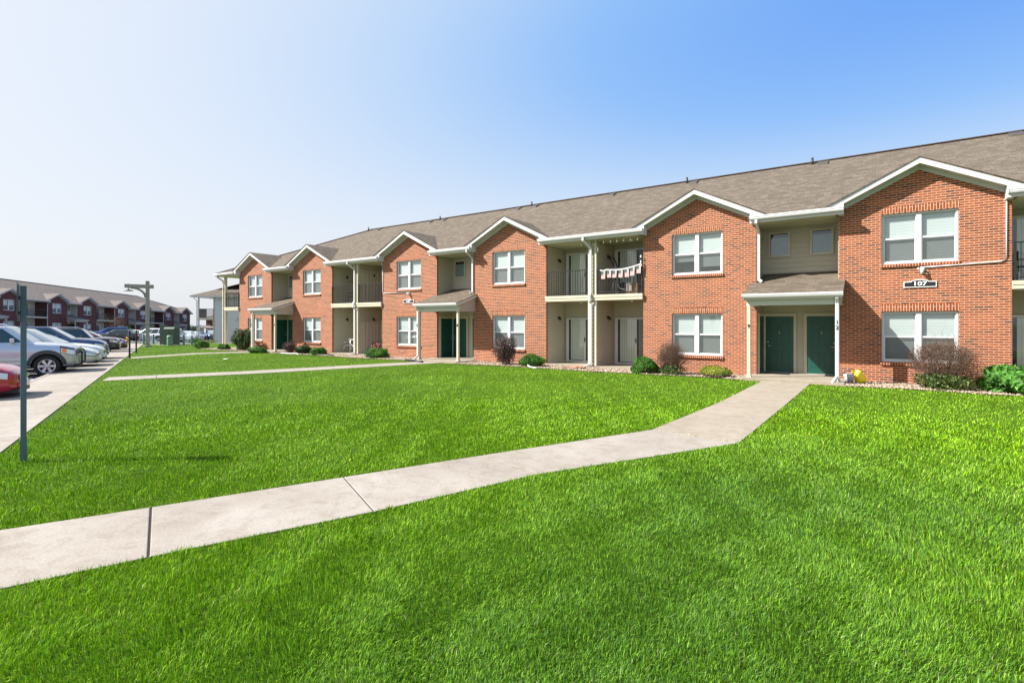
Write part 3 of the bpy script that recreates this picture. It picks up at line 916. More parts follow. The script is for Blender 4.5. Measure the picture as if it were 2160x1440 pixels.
        if panels:
            for z, hgt in ((0.0, 1.85), (2.94, 1.9)):
                f = MB(); X = xc + pw + 0.03
                y, i = 0.10, 0
                while y < 1.50:
                    k = 0.05 if i % 2 else 0.0
                    f.box(X + k, X + .02 + k, y, y + 0.14, z + 0.02, z + hgt); y += 0.125; i += 1
                f.box(X + .021, X + .049, 0.10, 1.5, z + 0.25, z + 0.33); f.box(X + .021, X + .049, 0.10, 1.5, z + hgt - .3, z + hgt - .22)
                f.build('privacy_panel', M['cream'], s.r)
        for z in (2.69, ZS - 0.005):
            for xx in ((x0 + xc) / 2 + 0.3, (xc + x1) / 2 + 0.4):
                f = MB(); f.lathe([(0, 0), (0.045, 0), (0.05, -0.03), (0.035, -0.06), (0, -0.07)], (xx, 0.55, z), 'z', 10); f.build('ceiling_light', M['bulb'], s.r)
        for z in (1.95, 4.55):
            for xx in (x0 + 0.015, xc + pw + 0.015):
                f = MB(); f.box(xx, xx + 0.05, 1.0, 1.1, z, z + 0.12); f.lathe([(0.02, 0), (0.05, -0.05), (0.05, -0.12), (0.03, -0.13)], (xx + 0.1, 1.05, z + 0.08), 'z', 10)
                f.tube([(xx + .03, 1.05, z + .08), (xx + .1, 1.05, z + .09)], 0.012)
                f.build('wall_light', M['black'], s.r)
        if spout:
            f = MB(); X = xc - 0.03
            f.bar((X - 0.18, -0.49, ZS + 0.10), (X - 0.18, -0.49, ZS - 0.05), 0.09, 0.07, up=(0, 1, 0)); f.bar((X - 0.18, -0.49, ZS - 0.02), (X + 0.0, -0.14, ZS - 0.32), 0.09, 0.07, up=(0, 1, 0))
            f.bar((X, -0.13, ZS - 0.28), (X, -0.13, 2.98), 0.09, 0.07, up=(0, 1, 0)); f.bar((X, -0.13, 3.0), (X - 0.02, -0.20, 2.9), 0.09, 0.07, up=(0, 1, 0))
            f.bar((X - 0.02, -0.19, 2.93), (X - 0.02, -0.19, 2.66), 0.09, 0.07, up=(0, 1, 0)); f.bar((X - 0.02, -0.19, 2.69), (X, -0.12, 2.58), 0.09, 0.07, up=(0, 1, 0))
            f.bar((X, -0.12, 2.62), (X, -0.12, 0.02), 0.09, 0.07, up=(0, 1, 0)); f.bar((X, -0.12, 0.07), (X - 0.26, -0.30, -0.06), 0.07, 0.09)
            f.build('downspout', M['white'], s.r, bevel=0.008, seg=1)
        s.eave(x0, x1, d)
    def corner_spout(s, x, zlow, y=-0.05, kick=0):
        f = MB()
        f.bar((x, -0.49, ZS + 0.10), (x, -0.49, ZS - 0.04), 0.085, 0.06, up=(0, 1, 0)); f.bar((x, -0.49, ZS - 0.02), (x, y, ZS - 0.30), 0.085, 0.06, up=(0, 1, 0))
        f.bar((x, y, ZS - 0.26), (x, y, zlow), 0.085, 0.06, up=(0, 1, 0))
        f.bar((x, y, zlow + 0.04), (x + kick, y - 0.12, zlow - 0.04), 0.06, 0.085)
        f.build('downspout', M['white'], s.r, bevel=0.008, seg=1)
    def main_roof(s, xl, xr, gables, hip_l=9.6, hip_r=9.6, yr=6.02):
        ye = -0.45
        pts = [(xl, ye)]
        for X in sorted(gables):
            pts += [(X - 2.46, ye), (X, 2.03), (X + 2.46, ye)]
        pts += [(xr, ye), (xr - hip_r, yr), (xl + hip_l, yr)]
        P = [Vector((x, y, zroof(y))) for x, y in pts]
        mb = MB()
        nn = Vector((0, -0.5, 1))
        for t in tessellate_polygon([P]):
            t = list(t)
            if (P[t[1]] - P[t[0]]).cross(P[t[2]] - P[t[0]]).dot(nn) < 0: t.reverse()
            mb.face([P[i] for i in t])
        yb = 2 * yr - ye
        zr_ = zroof(yr)
        mb.face([(xr, yb, ZE), (xl, yb, ZE), (xl + hip_l, yr, zr_), (xr - hip_r, yr, zr_)])
        mb.face([(xl, yb, ZE), (xl, ye, ZE), (xl + hip_l, yr, zr_)])
        mb.face([(xr, ye, ZE), (xr, yb, ZE), (xr - hip_r, yr, zr_)])
        # lower skin so that the eaves have an edge
        mb.face([(xl, ye, ZE - .03), (xl, yb, ZE - .03), (xl, yb, ZE), (xl, ye, ZE)])
        mb.face([(xr, yb, ZE - .03), (xr, ye, ZE - .03), (xr, ye, ZE), (xr, yb, ZE)])
        ro = mb.build('roof', s.roof, s.r)
        c = MB()
        c.bar((xl + hip_l, yr, zr_ + 0.015), (xr - hip_r, yr, zr_ + 0.015), 0.22, 0.03)
        for a, b in (((xl, ye), (xl + hip_l, yr)), ((xr, ye), (xr - hip_r, yr))):
            c.bar((*a, ZE + 0.01), (*b, zr_ + 0.015), 0.2, 0.03)
        c.build('ridge_cap', s.roof, ro)
        return ro
    def vents(s, ro, boxes, pipes):
        for x in boxes:
            f = MB(); y = 5.62
            z = zroof(y)
            f.prism([(x - .2, y - .22, z - .12), (x - .2, y + .2, z + .09), (x - .2, y + .18, z + .15), (x - .2, y - .2, z - .03)], (0.4, 0, 0))
            f.build('roof_vent', M['roofvent'], s.r, bevel=0.02)
        for x in pipes:
            f = MB(); f.tube([(x, 5.75, 8.4), (x, 5.75, 8.4 + .36)], 0.05, 8); f.build('vent_pipe', M['plastic_black'], s.r)

M['pinksiding'] = siding_mat('pale_siding', (0.46, 0.39, 0.31))
M['roofvent'] = plain('brown_vent', (0.055, 0.048, 0.042), 0.7)

XG = {'A': 1.067, 'B': -5.423, 'C': -13.907, 'D': -20.378, 'E': -28.872, 'F': -35.37}
root = empty('apartment_building', (0, 0, 0))
tag(root, 'long two-storey orange brick apartment building with white gables and green doors', 'building')
B1 = Building(root, M['brick'], M['soldier'], M['roof'], M['siding'])
XH = 9.555; XI = 16.04
for k, (X, kinds) in {'A': (XG['A'], ('full', 'full')), 'B': (XG['B'], ('short', 'full')), 'C': (XG['C'], ('full', 'full')), 'D': (XG['D'], ('full', 'full')),
             'E': (XG['E'], ('full', 'full')), 'F': (XG['F'], ('curtain', 'full')), 'H': (XH, ('full', 'short')), 'I': (XI, ('full', 'full'))}.items():
    B1.gable(X, kinds)
g_ = GW
B1.porch(XG['B'] + g_, XG['A'] - g_, ('9', '10', '11', '12'), 'right')
B1.porch(XG['D'] + g_, XG['C'] - g_, ('5', None, None, '8'), 'left')
B1.porch(XG['F'] + g_, XG['E'] - g_, ('1', None, None, '4'), 'left')
B1.porch(XH + g_, XI - g_, (None, None, None, None), 'left')
B1.balcony(XG['C'] + g_, XG['B'] - g_)
B1.balcony(XG['E'] + g_, XG['D'] - g_, panels=True)
B1.balcony(XG['A'] + g_, XH - g_)
B1.corner_spout(XG['B'] + g_ + 0.07, 3.22, 0.02, 0.12)
B1.corner_spout(XG['C'] - g_ - 0.05, 3.22, -0.04, -0.1)
# left end: open corner balcony under the hip
XL, XR_ = -39.9, 20.5
f = MB(); xe = XG['F'] - g_
siding_wall(f, (xe, 1.65), (xe, 0.1), -0.05, ZS, (-1, 0), m=0)
siding_wall(f, (-39.45, 1.65), (xe, 1.65), -0.05, ZS, (0, -1)); siding_wall(f, (-39.45, 12.0), (-39.45, 1.65), -0.05, ZS, (-1, 0))
siding_wall(f, (XI + g_, 0.1), (XI + g_, 12.0), -0.05, ZS, (1, 0)); siding_wall(f, (20.1, 12.0), (-39.45, 12.0), -0.05, ZS, (0, 1))
f.build('siding_wall', M['siding'], root)
f = MB(); f.box(-39.45, xe - .002, -0.07, 1.65, 2.70, 2.93); f.box(-39.5, xe, -0.115, -0.071, 2.815, 2.925); f.box(-39.48, xe - .01, -0.10, -0.071, 2.70, 2.805); f.build('balcony_floor', M['cream'], root)
f = MB(); f.box(-39.45, xe - .002, -0.06, 1.65, -0.25, -0.02); f.build('patio_slab', M['slab'], root)
f = MB(); f.box(-39.42, -39.26, -0.07, 0.09, -0.02, ZS); f.build('balcony_post', M['cream'], root)
f = MB(); X = -39.47
f.bar((X - .15, -0.49, ZS + .1), (X - .15, -0.49, ZS - .04), .085, .06, up=(0, 1, 0)); f.bar((X - .15, -0.49, ZS - .02), (X, -0.12, ZS - .3), .085, .06, up=(0, 1, 0)); f.bar((X, -0.12, ZS - .27), (X, -0.12, 0), .085, .06, up=(0, 1, 0)); f.bar((X, -0.12, 0.05), (X - .2, -0.4, -0.06), .06, .085)
f.build('downspout', M['cream'], root)
B1.railing((-39.25, -0.035), (xe - 0.03, -0.035)); B1.railing((-39.36, 0.1), (-39.36, 1.6))
f = MB(); f.box(XL, xe, -0.42, 12.4, ZS, ZS + .03); f.box(XL, xe - 0.0, -0.45, -0.42, ZS, ZE - .035); f.box(XL, XL + .03, -0.42, 12.4, ZS + .031, ZE - .035); f.build('soffit', M['soffit'], root)
f = MB(); f.box(XL, xe + .15, -0.56, -0.452, ZS + .1, ZE); f.box(XL - .11, XL - .002, -0.56, 12.4, ZS + .1, ZE); f.build('gutter', M['vinyl'], root, bevel=.02)
ro = B1.main_roof(XL, XR_, [v for v in XG.values()] + [XH, XI])
B1.vents(ro, [-29.2, -24.2, -23.0, -17.2, -16.0, -11.3, -7.1, -1.8, 4.1], [-30.4, -23.4, -16.3, -7.45, -2.2])

# house number signs, floodlights and their conduits
def number_sign(x, z, parent):
    f = MB()
    def outline(k, y):
        W, H = 0.39 - k, 0.095 - k
        p = [(x - W, y, z - H), (x + W, y, z - H), (x + W, y, z + H * .75), (x + W * .62, y, z + H * .78)]
        for i in range(7):
            a = math.pi * i / 6
            p.append((x + W * .55 * math.cos(a), y, z + H * .85 + (0.055) * math.sin(a)))
        p += [(x - W * .62, y, z + H * .78), (x - W, y, z + H * .75)]
        return p
    f.prism(outline(0, -0.035), (0, 0.03, 0))
    o = f.build('number_sign', M['sign_white'], parent)
    f = MB(); f.prism(outline(0.02, -0.038), (0, 0.0028, 0)); f.build('sign_face', M['sign_black'], o)
    me = text_mesh('107', 0.165, 0.003, 0.0035); me.materials.append(M['sign_white'])
    t = link_mesh('sign_digits', me, o, (x, -0.041, z + 0.008)); t.rotation_euler = (R(90), 0, 0); t.scale = (1.35, 1, 1)
def floodlight(x, z, parent):
    f = MB(); f.box(x - .05, x + .05, -0.05, -0.003, z - .04, z + .04)
    for sx in (-1, 1):
        f.tube([(x + sx * .03, -0.04, z), (x + sx * .06, -0.12, z - .02)], 0.015)
    f.lathe([(0.02, 0.03), (0.045, -0.04), (0.05, -0.12), (0, -0.12)], (x + .0, -0.13, z - .01), 'z', 10)
    f.lathe([(0.02, 0.03), (0.04, -0.0), (0, -0.05)], (x - .09, -0.12, z + .01), 'x', 10)
    f.build('floodlight', M['frieze'], parent)
for nm in ('A', 'D'):
    x = XG[nm] + 0.02
    number_sign(x, 2.925, root); floodlight(x + 0.05, 3.36, root)
    f = MB()
    if nm == 'A': f.tube([(2.99, -0.03, 5.17), (2.99, -0.03, 3.62), (2.95, -0.03, 3.52), (2.86, -0.03, 3.475), (1.1, -0.03, 3.42), (1.1, -0.03, 3.38)], 0.016, 8)
    else: f.tube([(x - 1.99, -0.03, 5.17), (x - 1.99, -0.03, 3.45), (x - 1.9, -0.03, 3.40), (x + 0.03, -0.03, 3.40)], 0.016, 8)
    f.build('conduit', M['white'], root)

# ------------------------------------------------------------------ ground, lot, walks
KB = lambda x: -0.42 * x - 24.07        # kerb line
WE = lambda x: -0.41 * x - 21.97        # lawn side of the pavement
KU = Vector((-0.922, 0.387)); KN = Vector((0.387, 0.922))
def grid_sheet(name, poly, z, step, mat, kind='structure'):
    """flat polygon sheet following the ground's gentle fall"""
    bm = bmesh.new()
    vs = [bm.verts.new((x, y, 0)) for x, y in poly]
    for t in tessellate_polygon([[Vector((x, y, 0)) for x, y in poly]]):
        try: bm.faces.new([vs[i] for i in t])
        except ValueError: pass
    for ax, lo, hi in ((0, -130, -36), (1, -4, 60)):
        c = lo
        while c <= hi:
            co = (c, 0, 0) if ax == 0 else (0, c, 0); no = (1, 0, 0) if ax == 0 else (0, 1, 0)
            bmesh.ops.bisect_plane(bm, geom=bm.verts[:] + bm.edges[:] + bm.faces[:], plane_co=co, plane_no=no)
            c += step
    for v in bm.verts: v.co.z = z + gz(v.co.x, v.co.y)
    for f in bm.faces:
        f.normal_update()
        if f.normal.z < 0: f.normal_flip()
    me = bpy.data.meshes.new(name); bm.to_mesh(me); bm.free(); me.materials.append(mat)
    o = link_mesh(name, me); tag(o, kind=kind)
    return o
grid_sheet('parking_lot', [(-900, -900), (900, -900), (900, 900), (-900, 900)], -0.21, 4.0, M['asphalt'])
LAWN = [(60, KB(60) + .2), (-56, KB(-56) + .2), (-57.2, 1.0), (-54.5, 4.4), (-60, 8), (-60, 60), (60, 60)]
lw = grid_sheet('lawn', LAWN, GZ, 4.0, M['lawn'])
def slabs(name, L, Rr, z, mat, gaps, top=0.05, wide=()):
    """walk between two matching polylines, cut into slabs by narrow grooves"""
    mb = MB()
    for i in range(len(L) - 1):
        l0, l1, r0, r1 = (Vector(L[i]), Vector(L[i + 1]), Vector(Rr[i]), Vector(Rr[i + 1]))
        n = gaps[i]; ln = (l1 - l0).length
        for k in range(n):
            g0 = 0.006 / ln if not (i, k) in wide else 0.013 / ln
            a, b = k / n + g0, (k + 1) / n - 0.006 / ln
            p = [l0.lerp(l1, a), r0.lerp(r1, a), r0.lerp(r1, b), l0.lerp(l1, b)]
            q = [(v.x, v.y, z + gz(v.x, v.y)) for v in p]
            mb.prism(q, (0, 0, top))
    o = mb.build(name, mat, bevel=0.008, seg=2); tag(o, kind='structure')
    mb = MB()
    for i in range(len(L) - 1):
        q = [L[i], Rr[i], Rr[i + 1], L[i + 1]]
        mb.prism([(a, b, z + gz(a, b) + .002) for a, b in q], (0, 0, top * .85))
    tag(mb.build(name + '_joint_fill', M['soil']), kind='structure')
    return o
P1L = [(-6.95, -19.95), (-5.90, -17.56), (-5.18, -15.82), (-4.47, -14.08), (-3.15, -11.03)]
P1R = [(-5.35, -20.0), (-4.66, -18.05), (-3.99, -16.38), (-3.35, -14.40), (-1.71, -11.27)]
slabs('footpath', P1L, P1R, GZ - 0.05, M['concrete'], [1, 1, 1, 1], 0.065, wide={(1, 0)})
slabs('footpath', [(-3.15, -11.02), (-2.97, -7.2), (-2.95, -1.53)], [(-1.71, -11.26), (-1.66, -7.2), (-1.62, -1.53)], GZ - 0.05, M['concrete2'], [2, 3], 0.066)
slabs('footpath', [(-21.35, -12.95), (-19.85, -9.2), (-18.45, -3.6), (-17.8, -1.53)], [(-20.2, -13.5), (-18.6, -9.5), (-17.1, -3.9), (-16.5, -1.53)], GZ - 0.05, M['concrete'], [3, 4, 1], 0.064)
slabs('footpath', [(-32.9, -8.3), (-34.4, -4.6), (-33.6, -2.0), (-32.8, -1.53)], [(-31.7, -8.8), (-33.1, -4.8), (-32.7, -3.1), (-31.5, -1.53)], GZ - 0.05, M['concrete'], [2, 2, 1], 0.064)
xs = [30 - i * 1.75 for i in range(51)]
slabs('pavement', [(x, KB(x) + .16) for x in xs], [(x + 0.72, WE(x + 0.72)) for x in xs], GZ - 0.13, M['concrete'], [1] * 50, 0.15)
mb = MB()
for i in range(30):
    a, b = 30 - i * 2.9, 30 - (i + 1) * 2.9
    mb.prism([(a, KB(a), -0.25), (b + .01, KB(b + .01), -0.25), (b + .01, KB(b + .01) + .155, -0.25), (a, KB(a) + .155, -0.25)], (0, 0, 0.194))
tag(mb.build('kerb', M['concrete'], bevel=0.02), kind='structure')
# painted bay lines
mb = MB()
def kp(t, n_, z=-0.205):   # point: metres along the kerb from x=-20, metres out from it
    p = Vector((-20.0, KB(-20.0))) + KU * t + KN * n_
    return (p.x, p.y, z + gz(p.x, p.y))
for t in [-10.5, -7.8, -5.1, -2.95, -0.25, 5.25, 7.95, 10.65, 13.4, 16.15, 18.9, 21.65, 24.4, 27.1, 29.8, 32.5]:
    mb.face([kp(t, -0.12), kp(t, -5.4), kp(t + .1, -5.4), kp(t + .1, -0.12)])
for i in range(8):
    t = 0.25 + i * 0.6
    mb.face([kp(t, -0.2), kp(t - .0, -5.2), kp(t + .16, -5.2), kp(t + .16, -0.2)])
o = mb.build('bay_markings', M['line'])
for v in o.data.vertices: pass
tag(o, kind='structure')
# gravel bed along the wall
def bed_edge(x):
    if -0.9 < x < 3.3: return -1.70 + 0.10 * math.sin(x * 2)
    return -1.62 + 0.10 * math.sin(x * 0.9) + 0.05 * math.sin(x * 2.3)
bx = np.arange(-40.3, 20.5, 0.4)
mb = MB()
for a, b in zip(bx[:-1], bx[1:]):
    mb.face([(a, bed_edge(a), GZ + .012), (b, bed_edge(b), GZ + .012), (b, 0.1, GZ + .03), (a, 0.1, GZ + .03)])
tag(mb.build('planting_bed', M['gravel']), kind='structure')

rng = np.random.default_rng(7)
def scatter_mesh(name, V, F, C, mat, parent=None, loc=None, kind=None, smooth=False):
    """V (n,3) F (m,k) C (m,3) face colours"""
    me = bpy.data.meshes.new(name)
    k = F.shape[1]
    me.vertices.add(len(V)); me.vertices.foreach_set('co', V.astype(np.float32).ravel())
    me.loops.add(F.size); me.loops.foreach_set('vertex_index', F.astype(np.int32).ravel())
    me.polygons.add(len(F)); me.polygons.foreach_set('loop_start', np.arange(0, F.size, k, dtype=np.int32))
    if smooth: me.polygons.foreach_set('use_smooth', np.ones(len(F), dtype=bool))
    at = me.color_attributes.new('Col', 'FLOAT_COLOR', 'CORNER')
    c = np.ones((len(F), k, 4), dtype=np.float32); c[:, :, :3] = C[:, None, :]
    at.data.foreach_set('color', c.ravel())
    me.update(calc_edges=True)
    me.materials.append(mat)
    o = link_mesh(name, me, parent, loc)
    if kind: o['kind'] = kind
    return o
# pebbles
n = 16000
px = rng.uniform(-24, 6, n) ** 1.0
px = np.where(rng.random(n) < 0.35, rng.uniform(-40, -20, n), px)
be = np.array([bed_edge(x) for x in px])
py = be + (0 - be) * rng.random(n) ** 1.3
keep = np.ones(n, bool)
for a, b in ((-3.45, -0.72), (-18.6, -15.7), (-33.6, -30.7)): keep &= ~((px > a) & (px < b))
px, py = px[keep], py[keep]; n = len(px)
oct_v = np.array([(1, 0, 0), (-1, 0, 0), (0, 1, 0), (0, -1, 0), (0, 0, 1), (0, 0, -1)], float)
oct_f = np.array([(0, 2, 4), (2, 1, 4), (1, 3, 4), (3, 0, 4), (2, 0, 5), (1, 2, 5), (3, 1, 5), (0, 3, 5)])
sz = rng.uniform(0.018, 0.05, n)
V = oct_v[None] * sz[:, None, None] * rng.uniform(0.7, 1.3, (n, 1, 3)) * np.array([1, 1, .6])
a = rng.uniform(0, 6.28, n); ca, sa = np.cos(a), np.sin(a)
V = np.stack([V[..., 0] * ca[:, None] - V[..., 1] * sa[:, None], V[..., 0] * sa[:, None] + V[..., 1] * ca[:, None], V[..., 2]], -1)
V += np.stack([px, py, np.full(n, GZ + 0.03)], -1)[:, None, :]
F_ = (oct_f[None] + (np.arange(n) * 6)[:, None, None]).reshape(-1, 3)
base = np.array([[.42, .35, .26], [.34, .25, .18], [.52, .47, .38], [.26, .18, .14], [.40, .30, .22]])
C = base[rng.integers(0, 5, n)] * rng.uniform(.55, 1.0, (n, 1))
scatter_mesh('pebbles', V.reshape(-1, 3), F_, np.repeat(C, 8, 0), M['pebble'], kind='stuff')

# ------------------------------------------------------------------ neighbouring buildings
SC2 = -0.029
def shear_children(root, k, z0):
    for o in root.children:
        if o.location.length > 1e-6:
            o.location.z += z0 + k * o.location.x
        else:
            for v in o.data.vertices: v.co.z += z0 + k * v.co.x
            for c in o.children:
                if c.location.length > 1e-6: c.location.z += z0 + k * c.location.x
                else:
                    for v in c.data.vertices: v.co.z += z0 + k * v.co.x
r2 = empty('apartment_building', (-98.866, 0.429, 0), R(129.02))
tag(r2, 'dark maroon brick apartment building across the parking lot, seen over the parked cars', 'building')
M['maroon_door'] = M['door']
B2 = Building(r2, M['maroon'], M['maroon'], M['roof2'], M['siding_grey'], detail=False)
G2 = [-14.95, -6.48, 0, 8.47, 14.95, 23.42, 29.9, 38.37, 44.85]
for i, X in enumerate(G2):
    B2.gable(X, ('curtain' if i in (3, 5) else 'short', 'full'))
for i in range(len(G2) - 1):
    a, b = G2[i] + GW, G2[i + 1] - GW
    if b - a > 3: B2.balcony(a, b, single=True); B2.corner_spout(b + .12, 0.0, -0.05, 0)
    else: B2.porch(a, b, (None,) * 4, 'right')
XL2, XR2 = -17.5, 47.35
f = MB(); siding_wall(f, (G2[-1] + GW, 0.1), (G2[-1] + GW, 12.0), -0.3, ZS, (1, 0)); siding_wall(f, (XL2 + .5, 12.0), (XL2 + .5, 0.1), -0.3, ZS, (-1, 0)); siding_wall(f, (G2[-1] + GW, 12), (XL2 + .5, 12), -.3, ZS, (0, 1)); f.build('siding_wall', M['siding_grey'], r2)
f = MB(); f.box(G2[-1] + GW, XR2, -0.42, 12.4, ZS, ZS + .03); f.box(XR2 - .03, XR2, -0.42, 12.4, ZS + .031, ZE - .035); f.build('soffit', M['white'], r2)
B2.main_roof(XL2, XR2, G2)
shear_children(r2, SC2, -0.012)

r3 = empty('apartment_building', (-63.36, 10.74, -0.45), R(39))
tag(r3, 'grey-sided apartment block with an open corner balcony, behind the left end of the brick building', 'building')
B3 = Building(r3, M['maroon'], M['maroon'], M['roof'], M['siding_grey'], detail=False)
f = MB(); siding_wall(f, (0, 0), (9.6, 0), 0, 5.3, (0, -1), exp=.16); siding_wall(f, (0, 1.8), (0, 0), 0, 5.3, (-1, 0)); siding_wall(f, (-.65, 1.8), (0, 1.8), 0, 5.3, (0, -1), exp=.16)
siding_wall(f, (-.65, 30), (-.65, 1.8), 0, 5.3, (-1, 0)); siding_wall(f, (9.6, 0), (9.6, 30), 0, 5.3, (1, 0)); siding_wall(f, (9.6, 30), (-.65, 30), 0, 5.3, (0, 1))
f.build('siding_wall', M['siding_grey'], r3)
f = MB(); f.box(-.02, .10, -.03, -.015, 0, 5.29); f.box(-.035, -.02, -.03, .12, 0, 5.29); f.box(-.70, -.66, 1.7, 1.79, 0, 5.29); f.build('corner_trim', M['corner'], r3)
f = MB(); f.box(-1.75, -.03, -.1, 1.79, 2.62, 2.85); f.build('balcony_floor', M['cream'], r3)
f = MB(); f.box(-1.75, -1.62, -.05, .08, 0, 5.3); f.build('balcony_post', M['siding_grey'], r3)
f = MB(); f.tube([(-2.0, -.4, 5.3), (-2.0, -.4, 5.1), (-1.82, -.12, 4.9), (-1.82, -.12, 0.1)], 0.05, 6); f.build('downspout', M['white'], r3)
B3.railing((-1.60, -.04), (-.05, -.04), 2.92, 3.9, .018); B3.railing((-1.69, .1), (-1.69, 1.75), 2.92, 3.9, .018)
f = MB()
e0, e1, f0, f1, zz = -2.45, 10.5, -.5, 30.5, 5.42
A_ = [(e0, f0, zz), (e1, f0, zz), (e1, f1, zz), (e0, f1, zz)]; rx = (e0 + e1) / 2; r_a = (rx, f0 + 9.6, zz + 3.2); r_b = (rx, f1 - 9.6, zz + 3.2)
f.face([A_[0], A_[1], r_a]); f.face([A_[1], A_[2], r_b, r_a]); f.face([A_[2], A_[3], r_b]); f.face([A_[3], A_[0], r_a, r_b])
f.face([(e0 + 1.2, f0 + 2.5, zz + .72), (e0 + 5, f0 + 2.5, zz + 1.7), (e0 + 5, f0 + 6.5, zz + 1.9), (e0 + 1.2, f0 + 6.5, zz + .75)][::-1])
f.build('roof', M['roof'], r3)
f = MB(); f.box(e0, e1, f0, f0 + .02, 5.25, 5.41); f.box(e0, e0 + .02, f0 + .021, f1, 5.25, 5.41); f.box(e1 - .02, e1, f0 + .021, f1, 5.25, 5.41); f.box(e0 + .021, e1 - .021, f0 + .021, f1, 5.27, 5.29); f.build('soffit', M['white'], r3)
f = MB(); f.box(2.35, 2.65, -.14, -.017, 2.55, 2.85); f.build('vent_hood', M['white'], r3, bevel=.03)
f = MB(); f.box(2.3, 2.5, -.1, -.017, 1.05, 1.3); f.build('meter_box', M['black'], r3)

r4 = empty('distant_building', (-130.9, 41.5, -1.45), R(35))
tag(r4, 'small far-off maroon brick building with a pale lower roof, beyond the parked cars', 'building')
f = MB(); f.box(0, 14, 0, 9, 0, 4.5); f.build('brick_wall', M['maroon'], r4)
f = MB(); f.box(1.6, 4.4, -.2, -.001, 2.6, 4.4); siding_wall(f, (1.6, -.2), (4.4, -.2), 2.6, 4.4, (0, -1)); f.build('siding_bay', M['siding'], r4)
f = MB(); q = [(-.8, -.8, 4.5), (14.8, -.8, 4.5), (14.8, 9.8, 4.5), (-.8, 9.8, 4.5)]
f.face([q[0], q[1], (9.5, 4.5, 6.4), (4.5, 4.5, 6.4)]); f.face([q[1], q[2], (9.5, 4.5, 6.4)]); f.face([q[2], q[3], (4.5, 4.5, 6.4), (9.5, 4.5, 6.4)]); f.face([q[3], q[0], (4.5, 4.5, 6.4)]); f.build('roof', M['roof2'], r4)
f = MB(); f.prism([(-.3, -1.6, 2.1), (8, -1.6, 2.1), (8, -.21, 2.75), (-.3, -.21, 2.75)], (0, 0, -.08)); f.box(-.3, 8, -1.72, -1.61, 1.98, 2.12); f.build('lower_roof', M['roof2'], r4)
f = MB(); f.box(1.7, 4.6, -.06, -.001, .6, 1.9); f.build('window', M['glass_dark'], r4)

# ------------------------------------------------------------------ cars
CARS = {
 # stations: x, half width, underside, top ; greenhouse: rear base, rear top, front top, front base, belt, roof
 'suv': dict(r=.385, axles=(1.60, -1.30), st=[(-2.42, .80, .50, .95), (-2.36, .90, .40, 1.22), (-2.1, .95, .34, 1.25), (0.6, .955, .30, 1.26), (1.1, .95, .30, 1.25), (1.5, .945, .30, 1.22), (1.9, .93, .32, 1.19), (2.15, .90, .34, 1.15), (2.32, .885, .36, 1.09), (2.42, .83, .42, 1.0)],
   gh=(-2.33, -2.18, .45, 1.27, 1.25, 1.86), gw=(.90, .72), rails=True),
 'minivan': dict(r=.34, axles=(1.55, -1.45), st=[(-2.5, .84, .48, 1.0), (-2.42, .93, .36, 1.08), (-2.0, .97, .28, 1.10), (0.8, .975, .25, 1.06), (1.3, .96, .25, 1.02), (1.8, .94, .27, .95), (2.15, .88, .29, .87), (2.38, .78, .31, .78), (2.5, .60, .38, .66)],
   gh=(-2.42, -2.2, .25, 1.42, 1.05, 1.74), gw=(.92, .74), rails=False),
 'sedan': dict(r=.33, axles=(1.38, -1.38), st=[(-2.4, .70, .45, .90), (-2.3, .84, .34, 1.02), (-1.9, .90, .27, 1.06), (-1.3, .91, .23, 1.06), (0.9, .91, .22, 1.04), (1.3, .905, .22, 1.02), (1.8, .88, .24, .96), (2.12, .83, .26, .88), (2.32, .72, .29, .79), (2.42, .52, .34, .69)],
   gh=(-1.85, -1.15, .25, 1.15, 1.03, 1.47), gw=(.84, .64), rails=False),
 'crossover': dict(r=.38, axles=(1.45, -1.45), st=[(-2.45, .82, .50, 1.0), (-2.38, .92, .38, 1.15), (-2.0, .97, .32, 1.18), (0.8, .975, .28, 1.22), (1.3, .97, .28, 1.21), (1.8, .95, .30, 1.16), (2.15, .89, .32, 1.09), (2.36, .78, .36, .99), (2.46, .62, .44, .84)],
   gh=(-2.35, -2.05, .22, 1.2, 1.2, 1.80), gw=(.92, .72), rails=False),
 'jeep': dict(r=.36, axles=(1.40, -1.30), st=[(-2.2, .80, .50, 1.0), (-2.15, .87, .40, 1.04), (-1.8, .88, .30, 1.05), (0.7, .88, .28, 1.05), (1.3, .88, .28, 1.04), (1.8, .875, .30, 1.02), (2.08, .85, .34, .99), (2.18, .80, .38, .92), (2.22, .74, .44, .80)],
   gh=(-2.14, -2.02, .35, .92, 1.04, 1.64), gw=(.84, .70), rails=True),
}
def car_section(w, zb, zt):
    h = zt - zb
    return [(0, zb), (.78 * w, zb), (.93 * w, zb + .07 * h), (.985 * w, zb + .22 * h), (w, zb + .45 * h), (w, zb + .68 * h), (.975 * w, zb + .84 * h), (.93 * w, zb + .94 * h), (.84 * w, zb + .985 * h), (.5 * w, zt + .012), (0, zt + .018)]
